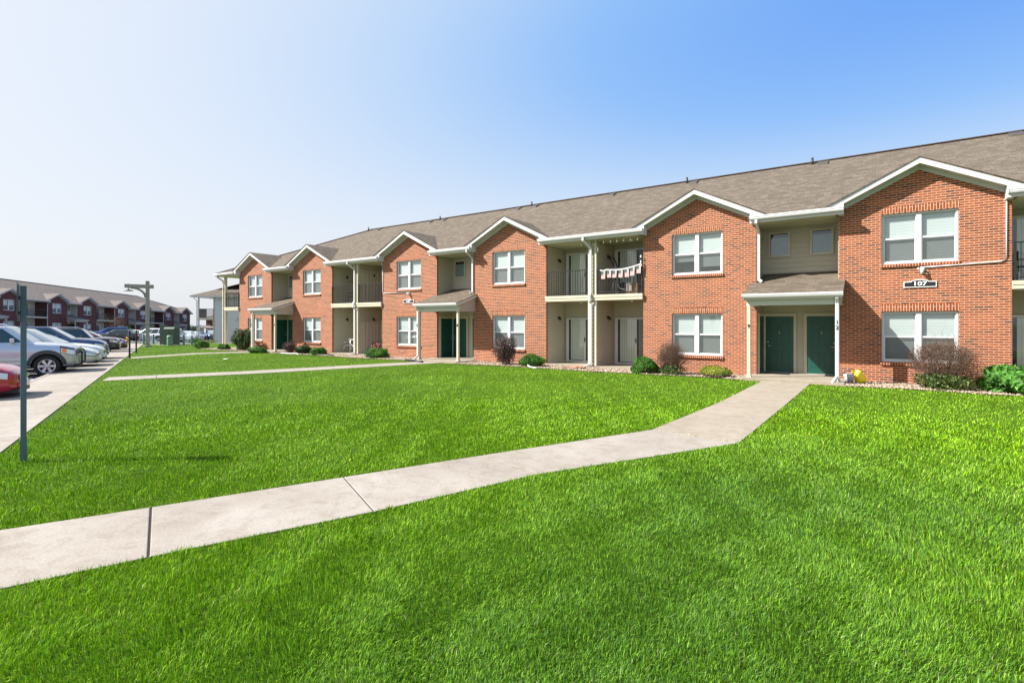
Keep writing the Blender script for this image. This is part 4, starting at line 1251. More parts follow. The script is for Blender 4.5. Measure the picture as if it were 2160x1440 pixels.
def make_car(kind, paint, glass=None, lower=None, chrome_lower=None, amber=True, headlamp=True, detail=True, dark_hood=False):
    p = CARS[kind]; st = np.array(p['st']); L0, L1 = st[0, 0], st[-1, 0]
    fx = lambda x: [np.interp(x, st[:, 0], st[:, i]) for i in (1, 2, 3)]
    root = empty('parked_car', (0, 0, 0))
    xs = sorted(set(list(st[:, 0]) + list(np.linspace(L0, L1, 34))))
    v, fc = [], []
    secs = []
    for x in xs:
        w, zb, zt = fx(x); s_ = car_section(w, zb, zt)
        ring = [(x, y, z) for y, z in s_] + [(x, -y, z) for y, z in reversed(s_[1:-1])]
        secs.append(len(v)); v += ring
    n = len(ring)
    for a, b in zip(secs[:-1], secs[1:]):
        for k in range(n):
            fc.append((a + k, b + k, b + (k + 1) % n, a + (k + 1) % n))
    fc.append(tuple(secs[0] + k for k in range(n))); fc.append(tuple(secs[-1] + k for k in reversed(range(n))))
    me = bpy.data.meshes.new('body'); me.from_pydata(v, [], fc)
    me.materials.append(paint); me.materials.append(M['plastic_black'])
    bm = bmesh.new(); bm.from_mesh(me); bmesh.ops.recalc_face_normals(bm, faces=bm.faces[:]); bm.to_mesh(me); bm.free()
    cut = MB()
    for ax in p['axles']:
        for sg in (-1, 1):
            y0, y1 = sg * .62, sg * 1.2
            cut.lathe([(0, y0), (p['r'] + .07, y0), (p['r'] + .07, y1), (0, y1)], (ax, 0, p['r'] + .02), 'y', 28, m=1)
    cme = cut.mesh('cut', [M['plastic_black'], M['plastic_black']])
    bm = bmesh.new(); bm.from_mesh(cme); bmesh.ops.remove_doubles(bm, verts=bm.verts[:], dist=1e-5); bmesh.ops.recalc_face_normals(bm, faces=bm.faces[:]); bm.to_mesh(cme); bm.free()
    ob = link_mesh('body', me); oc = link_mesh('cutter', cme)
    md = ob.modifiers.new('b', 'BOOLEAN'); md.object = oc; md.operation = 'DIFFERENCE'; md.solver = 'EXACT'
    dg = bpy.context.evaluated_depsgraph_get()
    m2 = bpy.data.meshes.new_from_object(ob.evaluated_get(dg))
    ob.modifiers.clear(); ob.data = m2; bpy.data.objects.remove(oc)
    for q in m2.polygons: q.use_smooth = True
    if hasattr(m2, 'set_sharp_from_angle'): m2.set_sharp_from_angle(angle=R(38))
    ob.parent = root; ob.name = 'body'
    def sy(x, z, off=.006):
        w, zb, zt = fx(x); s_ = car_section(w, zb, zt)[1:9]
        return np.interp(z, [q[1] for q in s_], [q[0] for q in s_]) + off
    def patch(name, pts, mat, sides=(1, -1), nx=6, off=.006, parent=None):
        """pts: function u,v in 0..1 -> x,z ; wraps the body side"""
        for sg in sides:
            mb = MB(); nz = 4; g = [[None] * (nz + 1) for _ in range(nx + 1)]
            for i in range(nx + 1):
                for j in range(nz + 1):
                    x, z = pts(i / nx, j / nz); g[i][j] = (x, sg * sy(x, z, off), z)
            for i in range(nx):
                for j in range(nz):
                    q = [g[i][j], g[i + 1][j], g[i + 1][j + 1], g[i][j + 1]]
                    mb.face(q if sg < 0 else q[::-1], 0, True)
            mb.build(name, mat, parent or root)
    quad = lambda x0, x1, z0a, z1a, z0b=None, z1b=None: (lambda u, v_: (x0 + (x1 - x0) * u, (z0a + (z1a - z0a) * v_) * (1 - u) + ((z0b if z0b is not None else z0a) + ((z1b if z1b is not None else z1a) - (z0b if z0b is not None else z0a)) * v_) * u))
    # greenhouse
    rb, rt, ft, fb, zb_, zr = p['gh']; wb, wt = p['gw']; zb2 = zb_ - .06
    mb = MB()
    P = lambda x, y, z: (x, y, z)
    c8 = [(rb, -wb, zb2), (fb, -wb, zb2), (fb, wb, zb2), (rb, wb, zb2), (rt, -wt, zr), (ft, -wt, zr), (ft, wt, zr), (rt, wt, zr)]
    for q in ((4, 5, 6, 7), (0, 1, 5, 4), (1, 2, 6, 5), (2, 3, 7, 6), (3, 0, 4, 7)):
        mb.face([c8[i] for i in q])
    m3 = mb.mesh('roof', paint); bm = bmesh.new(); bm.from_mesh(m3); bmesh.ops.remove_doubles(bm, verts=bm.verts[:], dist=1e-4); bm.to_mesh(m3); bm.free()
    ro = link_mesh('roof', m3, root); md = ro.modifiers.new('bevel', 'BEVEL'); md.width = .07; md.segments = 3; md.limit_method = 'ANGLE'; md.angle_limit = R(20)
    for q in m3.polygons: q.use_smooth = True
    gl = glass or M['carglass']
    def sidep(t, s_, off):   # t along 0..1 (rear..front), s_ up 0..1
        xb = rb + (fb - rb) * t; xt = rt + (ft - rt) * t
        return (xb + (xt - xb) * s_, (wb + (wt - wb) * s_) + off, zb2 + (zr - zb2) * s_)
    zl = (zb_ + .02 - zb2) / (zr - zb2)
    cuts = [(.06, .27), (.30, .57), (.60, .93)] if kind != 'sedan' else [(.12, .49), (.53, .90)]
    for t0, t1 in cuts:
        for sg in (1, -1):
            q = [sidep(t0, zl, .008), sidep(t1, zl, .008), sidep(t1, .86, .008), sidep(t0, .86, .008)]
            q = [(a, sg * b, c) for a, b, c in q]
            f_ = MB(); f_.face(q if sg < 0 else q[::-1]); f_.build('side_window', M['carglass'], root)
    def endw(name, xb, xt, sgx, mat):
        f_ = MB(); k0, k1 = zl + .02, .90
        def pt(y, s_):
            return (xb + (xt - xb) * s_ + sgx * .010, y * (wb + (wt - wb) * s_) * .88, zb2 + (zr - zb2) * s_ + .004)
        q = [pt(-1, k0), pt(1, k0), pt(1, k1), pt(-1, k1)]
        f_.face(q if sgx > 0 else q[::-1]); f_.build(name, mat, root)
    endw('windscreen', fb, ft, 1, M['carglass_pale'] if glass is None else glass); endw('rear_window', rb, rt, -1, M['carglass'])
    # wheels
    for ax in p['axles']:
        for sg in (1, -1):
            r = p['r']; t = MB(); yo = sg * .93; yi = sg * .70
            t.lathe([(r * .60, yi), (r * .93, yi), (r, yi + sg * .03), (r, yo - sg * .03), (r * .94, yo), (r * .66, yo), (r * .64, yo - sg * .03)], (0, 0, 0), 'y', 28)
            o = t.build('wheel', M['rubber'], root, (ax, 0, r))
            t = MB()
            t.lathe([(0, yo - sg * .03), (r * .15, yo - sg * .03), (r * .15, yo - sg * .06), (0, yo - sg * .06)], (0, 0, 0), 'y', 12)
            t.lathe([(r * .66, yo - sg * .005), (r * .60, yo - sg * .005), (r * .58, yo - sg * .06), (r * .66, yo - sg * .06)], (0, 0, 0), 'y', 28)
            for k in range(6):
                a = k * math.pi / 3
                ca_, sa_ = math.cos(a), math.sin(a)
                t.prism([(ca_ * r * .10 - sa_ * r * d_, yo - sg * .035, sa_ * r * .10 + ca_ * r * d_) for d_ in (-.07, .07)] + [(ca_ * r * .62 - sa_ * r * d_, yo - sg * .02, sa_ * r * .62 + ca_ * r * d_) for d_ in (.13, -.13)], (0, -sg * .02, 0))
            t.build('rim', M['alloy'], o)
            t = MB(); t.lathe([(0, yo - sg * .09), (r * .62, yo - sg * .09)], (0, 0, 0), 'y', 20); t.build('brake_disc', M['plastic_black'], o)
    # lamps, grille, bumpers, mirrors
    w1, zb1, zt1 = fx(L1 - .12)
    zc = {'suv': (.82, 1.03), 'minivan': (.60, .76), 'sedan': (.58, .78), 'crossover': (.78, .93), 'jeep': (.76, .93)}[kind]
    if kind == 'sedan':
        patch('headlamp', quad(L1 - .68, L1 - .14, .71, .87, .60, .74), M['lamp'], nx=8, off=.012); headlamp = False; amber = False
    if headlamp: patch('lamp_surround', quad(L1 - .44, L1 - .02, zc[0] + .02, zc[1] + .04, zc[0] - .06, zc[1] - .06), M['plastic_black'], nx=8, off=.009)
    if headlamp: patch('headlamp', quad(L1 - .42, L1 - .03, zc[0] + .04, zc[1] + .02, zc[0] - .04, zc[1] - .08), M['lamp'], nx=8, off=.012)
    if amber: patch('indicator', quad(L1 - .39, L1 - .26, zc[0] + .06, zc[1] - .0, zc[0] + .04, zc[1] - .03), M['amber'], nx=3, off=.018)
    if lower: patch('bumper', quad(max(L1 - .62, p['axles'][0] + p['r'] + .12), L1 - .005, zb1 + .02, zc[0] - .02, zb1 + .1, zc[0] - .06), lower, nx=10, off=.010)
    f_ = MB(); gw_ = fx(L1)[0] * .86
    f_.box(L1 - .04, L1 + .025, -gw_, gw_, zc[0] - .02, zc[1] - .10); f_.build('grille', M['plastic_black'], root, bevel=.015)
    f_ = MB(); f_.box(L1 + .026, L1 + .04, -gw_, gw_, zc[0] + .02, zc[0] + .05); f_.box(L1 + .026, L1 + .04, -gw_, gw_, zc[1] - .13, zc[1] - .11); f_.build('grille_bar', M['chrome'], root)
    f_ = MB(); f_.box(L1 - .05, L1 + .06, -gw_ - .05, gw_ + .05, zb1 + .06, zc[0] - .08); f_.build('front_bumper', lower or paint, root, bevel=.04, seg=3)
    f_ = MB(); f_.box(L1 - .35, L1 + .03, -.62, .62, zb1 - .05, zb1 + .05); f_.build('air_dam', M['plastic_black'], root, bevel=.02)
    f_ = MB(); f_.box(L1 + .061, L1 + .068, -.26, .26, zb1 + .10, zb1 + .23); f_.build('plate', M['sign_white'], root)
    patch('tail_lamp', quad(L0 + .02, L0 + .24, fx(L0 + .1)[2] - .40, fx(L0 + .1)[2] - .10), M['redlens'], nx=4, off=.012)
    f_ = MB(); f_.box(L0 - .07, L0 + .05, -.8, .8, .42, .62); f_.build('rear_bumper', lower or paint, root, bevel=.04, seg=3)
    for sg in (1, -1):
        f_ = MB(); q = sidep(.86, zl, 0); f_.box(q[0] - .07, q[0] + .06, min(sg * (q[1] + .02), sg * (q[1] + .24)), max(sg * (q[1] + .02), sg * (q[1] + .24)), q[2] + .0, q[2] + .15)
        f_.build('mirror', M['chrome'] if kind == 'suv' else paint, root, bevel=.045, seg=3)
    # door seams, handles, sill and arch lips
    for t in ((.60, .28) if kind != 'sedan' else (.88, .5, .12)):
        x = rb + (fb - rb) * t
        patch('door_seam', quad(x, x + .012, .42, zb_ - .02), M['plastic_black'], nx=1, off=.003)
        patch('door_handle', quad(x + .10, x + .26, zb_ - .17, zb_ - .13), M['chrome'] if kind == 'suv' else paint, nx=1, off=.03)
    patch('side_moulding', quad(-1.0, 0.98, .56, .62), lower or M['plastic_black'], nx=4, off=.012)
    for ax in p['axles']:
        mb_ = []
        for sg in (1, -1):
            t = MB(); r_ = p['r'] + .075; c = (ax, p['r'] + .02); wd = .11 if kind in ('suv', 'jeep') else .025
            pr_ = []
            for k in range(17):
                a = R(-8) + (math.pi + R(16)) * k / 16
                for rr in (r_, r_ + wd):
                    x, z = c[0] + rr * math.cos(a), max(.28, c[1] + rr * math.sin(a)); z = min(z, fx(x)[2] - .03)
                    pr_.append((x, sg * sy(x, z, .018), z))
            for k in range(16):
                q = [pr_[2 * k], pr_[2 * k + 1], pr_[2 * k + 3], pr_[2 * k + 2]]
                t.face(q if sg > 0 else q[::-1], 0, True)
            t.build('arch_trim', M['plastic_grey'] if kind in ('suv', 'jeep') else paint, root)
    if p['rails']:
        for sg in (1, -1):
            f_ = MB(); f_.tube([(rt + .2, sg * (wt - .08), zr), (rt + .3, sg * (wt - .08), zr + .07), (ft - .3, sg * (wt - .08), zr + .07), (ft - .15, sg * (wt - .08), zr)], .022, 6); f_.build('roof_rail', M['chrome'], root)
    if kind == 'suv':
        patch('bug_shield', quad(L1 - .45, L1 - .05, zc[1] + .03, zc[1] + .09, zc[1] - .06, zc[1] - .02), M['plastic_black'], nx=5, off=.02)
        f_ = MB()
        for sg in (1, -1):
            f_.tube([(L1 + .02, sg * .42, .36), (L1 + .13, sg * .42, .46), (L1 + .13, sg * .42, .86), (L1 + .05, sg * .42, .96)], .03, 8)
        f_.tube([(L1 + .13, -.42, .84), (L1 + .13, .42, .84)], .03, 8); f_.tube([(L1 + .13, -.42, .50), (L1 + .13, .42, .50)], .03, 8)
        f_.build('grille_guard', M['plastic_grey'], root)
    return root
def place_car(root, t, n_=-2.42 + .85, label=None, turn=0, group='cars parked nose-in along the pavement'):
    """n_: distance of the car's centre out from the kerb line"""
    p = Vector((-20.0, KB(-20.0))) + KU * t + KN * n_
    root.location = (p.x, p.y, -0.205 + gz(p.x, p.y)); root.rotation_euler = (0, 0, math.atan2(KN.y, KN.x) + turn)
    tag(root, label, 'car', group)
def place_far(root, px, depth, heading, label, cat='car', group='cars parked across the lot'):
    F = Vector((-math.sin(R(34.68)), math.cos(R(34.68)))); Rt = Vector((math.cos(R(34.68)), math.sin(R(34.68))))
    p = Vector((0, CAM_Y)) + F * depth + Rt * ((px - 1080) / 1108 * depth)
    root.location = (p.x, p.y, -0.21 + gz(p.x, p.y)); root.rotation_euler = (0, 0, heading); tag(root, label, cat, group)
silver = paint_mat('silver_paint', (0.50, 0.53, 0.58), 0.55, .3)
c_red = make_car('sedan', paint_mat('red_car_paint', (0.42, 0.006, 0.03), .2), chrome_lower=True); place_car(c_red, -2.0, -2.42 + .62, 'red sedan nearest the camera, its nose just left of the grey post')
c_suv = make_car('suv', silver, lower=plain('champagne_bumper', (.42, .43, .38), .35, metal=.4)); place_car(c_suv, 6.4, -2.42 + .72, 'silver sport utility car with dark arch trim and a grey grille guard')
c_van = make_car('minivan', paint_mat('pale_silver_paint', (0.62, 0.62, 0.58), .4), amber=False); place_car(c_van, 9.15, -2.5 + 1.05, 'pale silver minivan behind the silver utility car')
c_sed = make_car('sedan', paint_mat('white_paint', (0.74, 0.75, 0.74), .1)); place_car(c_sed, 12.0, -2.42 + 1.0, 'white sedan between the minivan and the blue-grey crossover')
c_exp = make_car('crossover', paint_mat('blue_grey_paint', (0.05, 0.075, 0.15), .5), lower=plain('grey_blue_bumper', (.06, .08, .11), .4), amber=False); place_car(c_exp, 14.7, -2.46 + .85, 'dark blue-grey crossover with a rounded nose'); 
c_jeep = make_car('jeep', paint_mat('black_paint', (0.012, 0.014, 0.03), .2)); place_car(c_jeep, 22.7, -2.2 + .75, 'boxy black utility car with chrome wheels')
c_dark = copy_tree(c_sed); place_car(c_dark, 26.0, -2.42 + .95, 'dark red sedan beyond the black utility car')
def repaint(root, name, mat):
    for o in root.children:
        if o.name.split('.')[0] in name: o.data = o.data.copy(); o.data.materials[0] = mat
repaint(c_dark, ('body', 'roof', 'front_bumper', 'rear_bumper', 'mirror'), paint_mat('dark_red_paint', (0.12, 0.01, 0.02), .2))
KH = math.atan2(KN.y, KN.x)
x = copy_tree(c_exp); place_far(x, 232, 76, KH + math.pi, 'blue hatchback parked tail-out beyond the black utility car'); repaint(x, ('body', 'roof', 'front_bumper', 'rear_bumper', 'mirror', 'bumper'), paint_mat('blue_paint', (0.02, 0.07, 0.28), .3))
x = copy_tree(c_dark); place_far(x, 251, 66, KH + math.pi - .3, 'black sedan with red tail lamps, left of the yellow hydrant'); repaint(x, ('body', 'roof', 'front_bumper', 'rear_bumper', 'mirror'), paint_mat('black_sedan_paint', (0.015, 0.015, 0.02), .2))
x = copy_tree(c_sed); place_far(x, 283, 72, R(215), 'champagne sedan seen side-on behind the black posts'); repaint(x, ('body', 'roof', 'front_bumper', 'rear_bumper', 'mirror'), paint_mat('champagne_paint', (0.42, 0.40, 0.36), .4))
x = copy_tree(c_van); place_far(x, 320, 72, R(217), 'white minivan side-on behind the wooden lamp post'); repaint(x, ('body', 'roof', 'front_bumper', 'rear_bumper', 'mirror'), paint_mat('white_van_paint', (0.75, 0.75, 0.76), .05))
x = copy_tree(c_van); place_far(x, 364, 68, R(-30), 'silver minivan half hidden by the green utility cabinets'); repaint(x, ('body', 'roof', 'front_bumper', 'rear_bumper', 'mirror'), paint_mat('silver_van_paint', (0.45, 0.46, 0.52), .4))
x = copy_tree(c_sed); place_far(x, 392, 70, R(-35), 'white sedan just right of the green utility cabinets')
x = copy_tree(c_sed); place_far(x, 413, 84, R(-50), 'white sedan parked near the far brick building'); 
x = copy_tree(c_sed); place_far(x, 437, 95, R(-20), 'white sedan glimpsed under the grey corner balcony')
x = copy_tree(c_exp); place_far(x, 449, 88, R(-20), 'dark crossover glimpsed beside the grey siding wall')

# ------------------------------------------------------------------ shrubs and trees
def leaf_quads(P, Nn, size, asp=1.6):
    """one quad per point, facing roughly Nn"""
    n = len(P)
    r = rng.normal(size=(n, 3)); Nn = Nn + rng.normal(size=(n, 3)) * 0.7
    Nn /= np.linalg.norm(Nn, axis=1, keepdims=True)
    t = np.cross(Nn, r); t /= np.linalg.norm(t, axis=1, keepdims=True)
    b = np.cross(Nn, t)
    s_ = (size * rng.uniform(.6, 1.3, n))[:, None]
    V = np.stack([P - t * s_ * asp / 2, P + b * s_ / 2, P + t * s_ * asp / 2, P - b * s_ / 2], 1)
    return V
def shrub(label, x, y, w, h, style, n=3500, seed=1, z=None, group=None):
    global rng
    rng = np.random.default_rng(seed)
    z0 = (GZ if z is None else z) + gz(x, y)
    root = empty('shrub', (x, y, z0), rng.uniform(0, 6)); tag(root, label, 'shrub', group)
    ph = rng.uniform(0, 6.28, (6, 3)); fr = rng.normal(size=(6, 3)) * 3
    def lump(d):
        return 1 + 0.17 * sum(np.sin(d @ fr[i] + ph[i, 0]) for i in range(6)) / 2
    V = []; C = []
    def layer(n_, zc, rh, rw, size, cols, zmin=0.02, zmax=9, asp=1.6, thick=.16, flat=0):
        d = rng.normal(size=(n_, 3)); d /= np.linalg.norm(d, axis=1, keepdims=True)
        rr = lump(d) * (1 - np.abs(rng.normal(size=n_)) * thick)
        P = d * rr[:, None] * np.array([rw, rw, rh]); P[:, 2] += zc
        k = (P[:, 2] > zmin) & (P[:, 2] < zmax); P, d2 = P[k], d[k]
        V.append(leaf_quads(P, d2, np.full(len(P), size * max(1, w / 1.3)), asp))
        cols = np.array(cols); cl = np.sin(P @ fr[0] * 3 + 1) + np.sin(P @ fr[1] * 4)
        i = np.clip(((cl + 2) / 4 * len(cols) + rng.normal(size=len(P)) * .8).astype(int), 0, len(cols) - 1)
        C.append(cols[i] * rng.uniform(.7, 1.25, (len(P), 1)))
    st = MB()
    def stems(k, hh, spread, r, sub=3, top=1.0):
        for i in range(k):
            a = rng.uniform(0, 6.28); q = math.sqrt(rng.random()) * spread
            bx, by = .12 * w * math.cos(a), .12 * w * math.sin(a)
            tx, ty = q * math.cos(a), q * math.sin(a)
            zz = hh * math.sqrt(max(.05, 1 - (q / (spread * 1.08)) ** 2)) * rng.uniform(.85, 1.04)
            mid = Vector((bx + (tx - bx) * .35, by + (ty - by) * .35, zz * .55))
            tip = Vector((tx, ty, zz)); st.tube([(bx, by, -.02), mid, tip], [r, r * .8, r * .35], 3, caps=False)
            for j in range(sub):
                t = rng.uniform(.3, .95); p = mid.lerp(tip, t); d = Vector(rng.normal(size=3)) * .12 * h; d.z = abs(d.z) + .06 * h
                st.tube([p, p + d], [r * .5, r * .25], 3, caps=False)
    G1 = [(.030, .085, .012), (.045, .13, .015), (.07, .19, .02), (.10, .25, .03)]
    DK = [(.018, .045, .012), (.03, .07, .02), (.05, .10, .03), (.10, .15, .06)]
    BR = [(.10, .045, .035), (.15, .075, .05), (.075, .05, .03), (.17, .10, .06)]
    if style == 'round':      # clipped low evergreen
        layer(n * 2, h * .42, h * .58, w * .5, .036, G1, thick=.12); layer(n // 5, h * .2, h * .3, w * .46, .03, [(.10, .06, .03), (.05, .05, .02)], zmax=h * .4); stems(14, h * .5, w * .4, .008, 1)
    elif style == 'feather':  # bright juniper with fans of shoots
        layer(n, h * .40, h * .60, w * .52, .05, [(.035, .11, .015), (.05, .16, .02), (.08, .24, .03), (.12, .32, .05)], asp=3.4, thick=.12); stems(18, h * .6, w * .45, .008, 2)
    elif style == 'yellow':
        layer(n, h * .45, h * .55, w * .5, .03, [(.14, .21, .02), (.20, .26, .02), (.26, .30, .03)], zmin=h * .35, thick=.08); layer(n // 2, h * .35, h * .45, w * .5, .026, BR, zmax=h * .6); stems(30, h * .6, w * .45, .005, 2)
    elif style == 'dark':
        layer(n * 2, h * .48, h * .52, w * .5, .05, DK, thick=.22); layer(n // 6, h * .5, h * .5, w * .5, .03, [(.16, .17, .09)], thick=.05); stems(16, h * .8, w * .4, .012, 2)
    elif style == 'purple':
        layer(int(n * 1.2), h * .5, h * .5, w * .5, .034, [(.05, .025, .035), (.08, .04, .05), (.05, .05, .03), (.14, .09, .09)], thick=.38); stems(90, h, w * .5, .005, 3)
    elif style == 'twiggy':   # bare brown barberry above, leaves at its foot
        stems(230, h * .98, w * .53, .0055, 6)
        layer(int(n * .55), h * .58, h * .42, w * .52, .020, BR, zmin=h * .3, thick=.22)
        layer(int(n * .5), h * .16, h * .22, w * .46, .034, [(.03, .06, .015), (.06, .11, .02), (.14, .18, .05)], thick=.3)
    V = np.concatenate(V).reshape(-1, 3); C = np.concatenate(C)
    F_ = np.arange(len(V)).reshape(-1, 4)
    scatter_mesh('foliage', V, F_, C, M['leaf'], root)
    tw = {'twiggy': (.13, .085, .06), 'purple': (.09, .05, .045)}.get(style, (.08, .055, .035))
    st.build('stems', plain('stem_bark', tw, .9, var=.3, scale=30), root)
    return root
SG = 'shrubs in the bed along the brick building'
shrub('large bare-twigged brown shrub under the right-hand 107 window', 1.55, -1.0, 1.55, 1.42, 'twiggy', 6000, 1, group=SG)
shrub('bright feathery green juniper at the right edge, in front of the brick corner', 3.25, -1.0, 1.75, .66, 'feather', 5200, 2, group=SG)
shrub('round brown and green shrub left of the window beside porch post 9', -6.0, -1.15, 1.02, 1.15, 'twiggy', 4200, 3, group=SG)
shrub('low dark green evergreen touching the round brown shrub, right of the flag balcony', -6.95, -1.2, .95, .56, 'round', 3600, 4, group=SG)
shrub('low yellow-green mound near porch post 9', -4.45, -1.15, 1.0, .36, 'yellow', 3200, 5, group=SG)
shrub('tall dark purple shrub right of porch post 8', -13.35, -1.0, 1.1, 1.3, 'purple', 4200, 6, group=SG)
shrub('low green evergreen left of the middle patio slab', -11.95, -1.0, 1.05, .52, 'round', 3200, 7, group=SG)
shrub('low green evergreen in front of the parked bicycle', -21.5, -1.1, 1.05, .52, 'round', 3000, 8, group=SG)
shrub('big dark green shrub at the far left end of the brick building', -35.2, -.95, 1.35, 1.45, 'dark', 3200, 9, group=SG)
shrub('flat green shrub between the two posts of the farthest porch', -31.7, -1.85, 1.15, .40, 'round', 2400, 10, group=SG)
shrub('small purple shrub right of the farthest green door', -29.75, -.9, .85, .78, 'purple', 2000, 11, group=SG)
shrub('small loose grey-green shrub under the far window, second left of the downspout', -28.3, -.9, .95, .55, 'dark', 1800, 12, group=SG)
shrub('low round evergreen just left of the far patio', -26.6, -1.1, .95, .44, 'round', 2200, 13, group=SG)
shrub('rounded yellow-green shrub beside the end balcony post', -40.3, -1.2, .95, .62, 'round', 2200, 14, group=SG)
shrub('small green shrub between the end balcony post and the big dark shrub', -37.2, -1.2, .75, .42, 'round', 1600, 15, group=SG)
def at_px(px, depth):
    F = Vector((-math.sin(R(34.68)), math.cos(R(34.68)))); Rt = Vector((math.cos(R(34.68)), math.sin(R(34.68))))
    p = Vector((0, CAM_Y)) + F * depth + Rt * ((px - 1080) / 1108 * depth)
    return p.x, p.y
shrub('low green bush at the foot of the grey corner balcony post', *at_px(412, 57.5), 1.3, .6, 'round', 1500, 16, group='shrubs by the grey building')
shrub('flat yellow-green and rust hedge under the grey corner balcony', *at_px(435, 58), 2.3, .36, 'yellow', 1500, 17, group='shrubs by the grey building')
for i, (px, dp, w_, h_, lb) in enumerate([(262, 84, 3.2, 1.9, 'dark bushy shrub against the maroon building, right of the small brown tree'), (189, 76, 2.2, 1.3, 'dark shrub at the maroon building behind the black utility car'), (383, 104, 2.5, 1.6, 'dark shrub near the far end of the maroon building'), (412, 112, 4.0, 2.6, 'dark bush in front of the distant brick building')]):
    shrub(lb, *at_px(px, dp), w_, h_, 'dark', 1500, 20 + i, z=-.2, group='shrubs by the maroon buildings')
def small_tree(label, x, y, hgt, cr, seed):
    global rng
    rng = np.random.default_rng(seed)
    z0 = -.2 + gz(x, y); root = empty('tree', (x, y, z0)); tag(root, label, 'tree')
    tr = MB(); tr.tube([(0, 0, 0), (.03, 0, hgt * .4), (-.02, .03, hgt * .6)], [.07, .055, .04], 7)
    tips = []
    for i in range(16):
        a = rng.uniform(0, 6.28); z_ = hgt * rng.uniform(.35, .6); e = Vector((cr * math.cos(a) * rng.uniform(.5, 1), cr * math.sin(a) * rng.uniform(.5, 1), hgt * rng.uniform(.55, 1.0)))
        s0 = Vector((0, 0, z_)); m_ = s0.lerp(e, .5) + Vector((0, 0, .1)); tr.tube([s0, m_, e], [.03, .02, .008], 5); tips += [m_, e]
        for j in range(5):
            q = m_.lerp(e, rng.random()); d = Vector(rng.normal(size=3)) * .35; tr.tube([q, q + d], [.010, .004], 3, caps=False); tips.append(q + d)
    tr.build('trunk', plain('tree_bark', (.12, .08, .06), .9, var=.2), root)
    T = np.array([tuple(t) for t in tips]); P = T[rng.integers(0, len(T), 1100)] + rng.normal(size=(1100, 3)) * .17
    V = leaf_quads(P, rng.normal(size=P.shape), np.full(len(P), .05)); C = np.array([(.16, .085, .05), (.12, .08, .05), (.2, .12, .06)])[rng.integers(0, 3, len(P))]
    scatter_mesh('crown', V.reshape(-1, 3), np.arange(len(V) * 4).reshape(-1, 4), C, M['leaf'], root)
small_tree('small sparse rust-brown tree in front of the maroon building', *at_px(238, 82), 3.6, 2.0, 31)

# ------------------------------------------------------------------ street furniture
# lamp post: square timber with a crossarm and curved brace
lx, ly = -46.9, -2.2
lp = empty('lamp_post', (lx, ly, GZ), math.atan2(-KN.y, -KN.x)); tag(lp, 'weathered wooden lamp post with a crossarm and hanging lamp', 'lamp post')
f = MB(); f.box(-.13, .13, -.13, .13, 0, 5.15); f.build('post', M['wood'], lp, bevel=.012)
f = MB(); f.box(-.40, 1.46, -.175, -.135, 4.58, 4.86); f.box(-.40, 1.46, .135, .175, 4.58, 4.86); f.build('crossarm', M['wood'], lp, bevel=.01)
f = MB(); pts = []
for i in range(9):
    t = i / 8 * math.pi / 2; pts.append(Vector((.13 + .95 * (1 - math.cos(t)), 0, 3.85 + .75 * math.sin(t))))
for a, b in zip(pts[:-1], pts[1:]): f.bar(a, b + (b - a) * .1, .16, .15, up=(0, 1, 0))
f.build('brace', M['wood'], lp)
f = MB(); f.tube([(1.22, 0, 4.9), (1.22, 0, 4.42)], .03, 8); f.lathe([(.05, .12), (.09, .08), (.32, .01), (.33, -.02), (.30, -.03), (0, -.03)], (1.22, 0, 4.36), 'z', 20); f.build('lamp_shade', M['teal'], lp)
f = MB(); f.lathe([(.26, 0), (.30, .08), (.30, .10), (0, .10)], (0, 0, -.02), 'z', 16); f.build('footing', M['concrete'], lp)
# tall sign post close to the camera
sp_ = empty('sign_post', (-9.28, -17.76, GZ), R(38)); tag(sp_, 'grey-blue square metal post holding a parking sign seen edge-on, at the left', 'sign post')
f = MB()
sp_.rotation_euler = (0, 0, R(34.68) + R(43))
f.box(-.031, .031, -.03, .03, -.1, 2.33); f.build('post', M['teal'], sp_, bevel=.006)
f = MB(); f.box(-.035, .035, -.036, -.031, -.02, .30); f.build('base_sleeve', M['teal'], sp_)
f = MB(); f.prism([(-.061, -.16, 1.90), (-.057, -.13, 1.86), (-.036, .12, 1.86), (-.033, .15, 1.90), (-.033, .15, 2.34), (-.061, -.16, 2.37)], (-.004, 0, 0)); 
sg_ = f.build('sign_plate', M['teal'], sp_)
f = MB(); f.box(-.046, -.032, -.01, .02, 1.95, 1.99); f.box(-.046, -.032, -.01, .02, 2.15, 2.19); f.build('bracket', M['black'], sp_)
# slim black posts by the walk
def black_post(x, y, h, label):
    r = empty('marker_post', (x, y, GZ)); tag(r, label, 'post', 'slim black posts along the pavement')
    f = MB(); f.box(-.035, .035, -.035, .035, -.02, h); f.build('post', M['black'], r, bevel=.006)
    f = MB(); f.box(-.05, .05, -.05, .05, 0, .05); f.build('foot', M['black'], r); f = MB(); f.lathe([(.05, 0), (.05, .03), (0, .06)], (0, 0, h), 'z', 10); f.build('cap', M['black'], r)
black_post(-32.05, -8.6, 1.42, 'nearer of the two slim black posts beside the pavement'); black_post(-37.9, -6.2, 1.35, 'farther of the two slim black posts beside the pavement')
def bollard(x, y, h, label):
    r = empty('bollard', (x, y, GZ + gz(x, y))); tag(r, label, 'bollard', 'teal bollards round the utility cabinets')
    f = MB(); f.lathe([(.085, 0), (.085, h - .04), (.06, h), (0, h + .015)], (0, 0, 0), 'z', 14); f.build('pipe', M['bollard'], r)
    f = MB(); f.lathe([(.13, -.02), (.13, .03), (.09, .045)], (0, 0, 0), 'z', 14); f.build('base', M['concrete'], r)
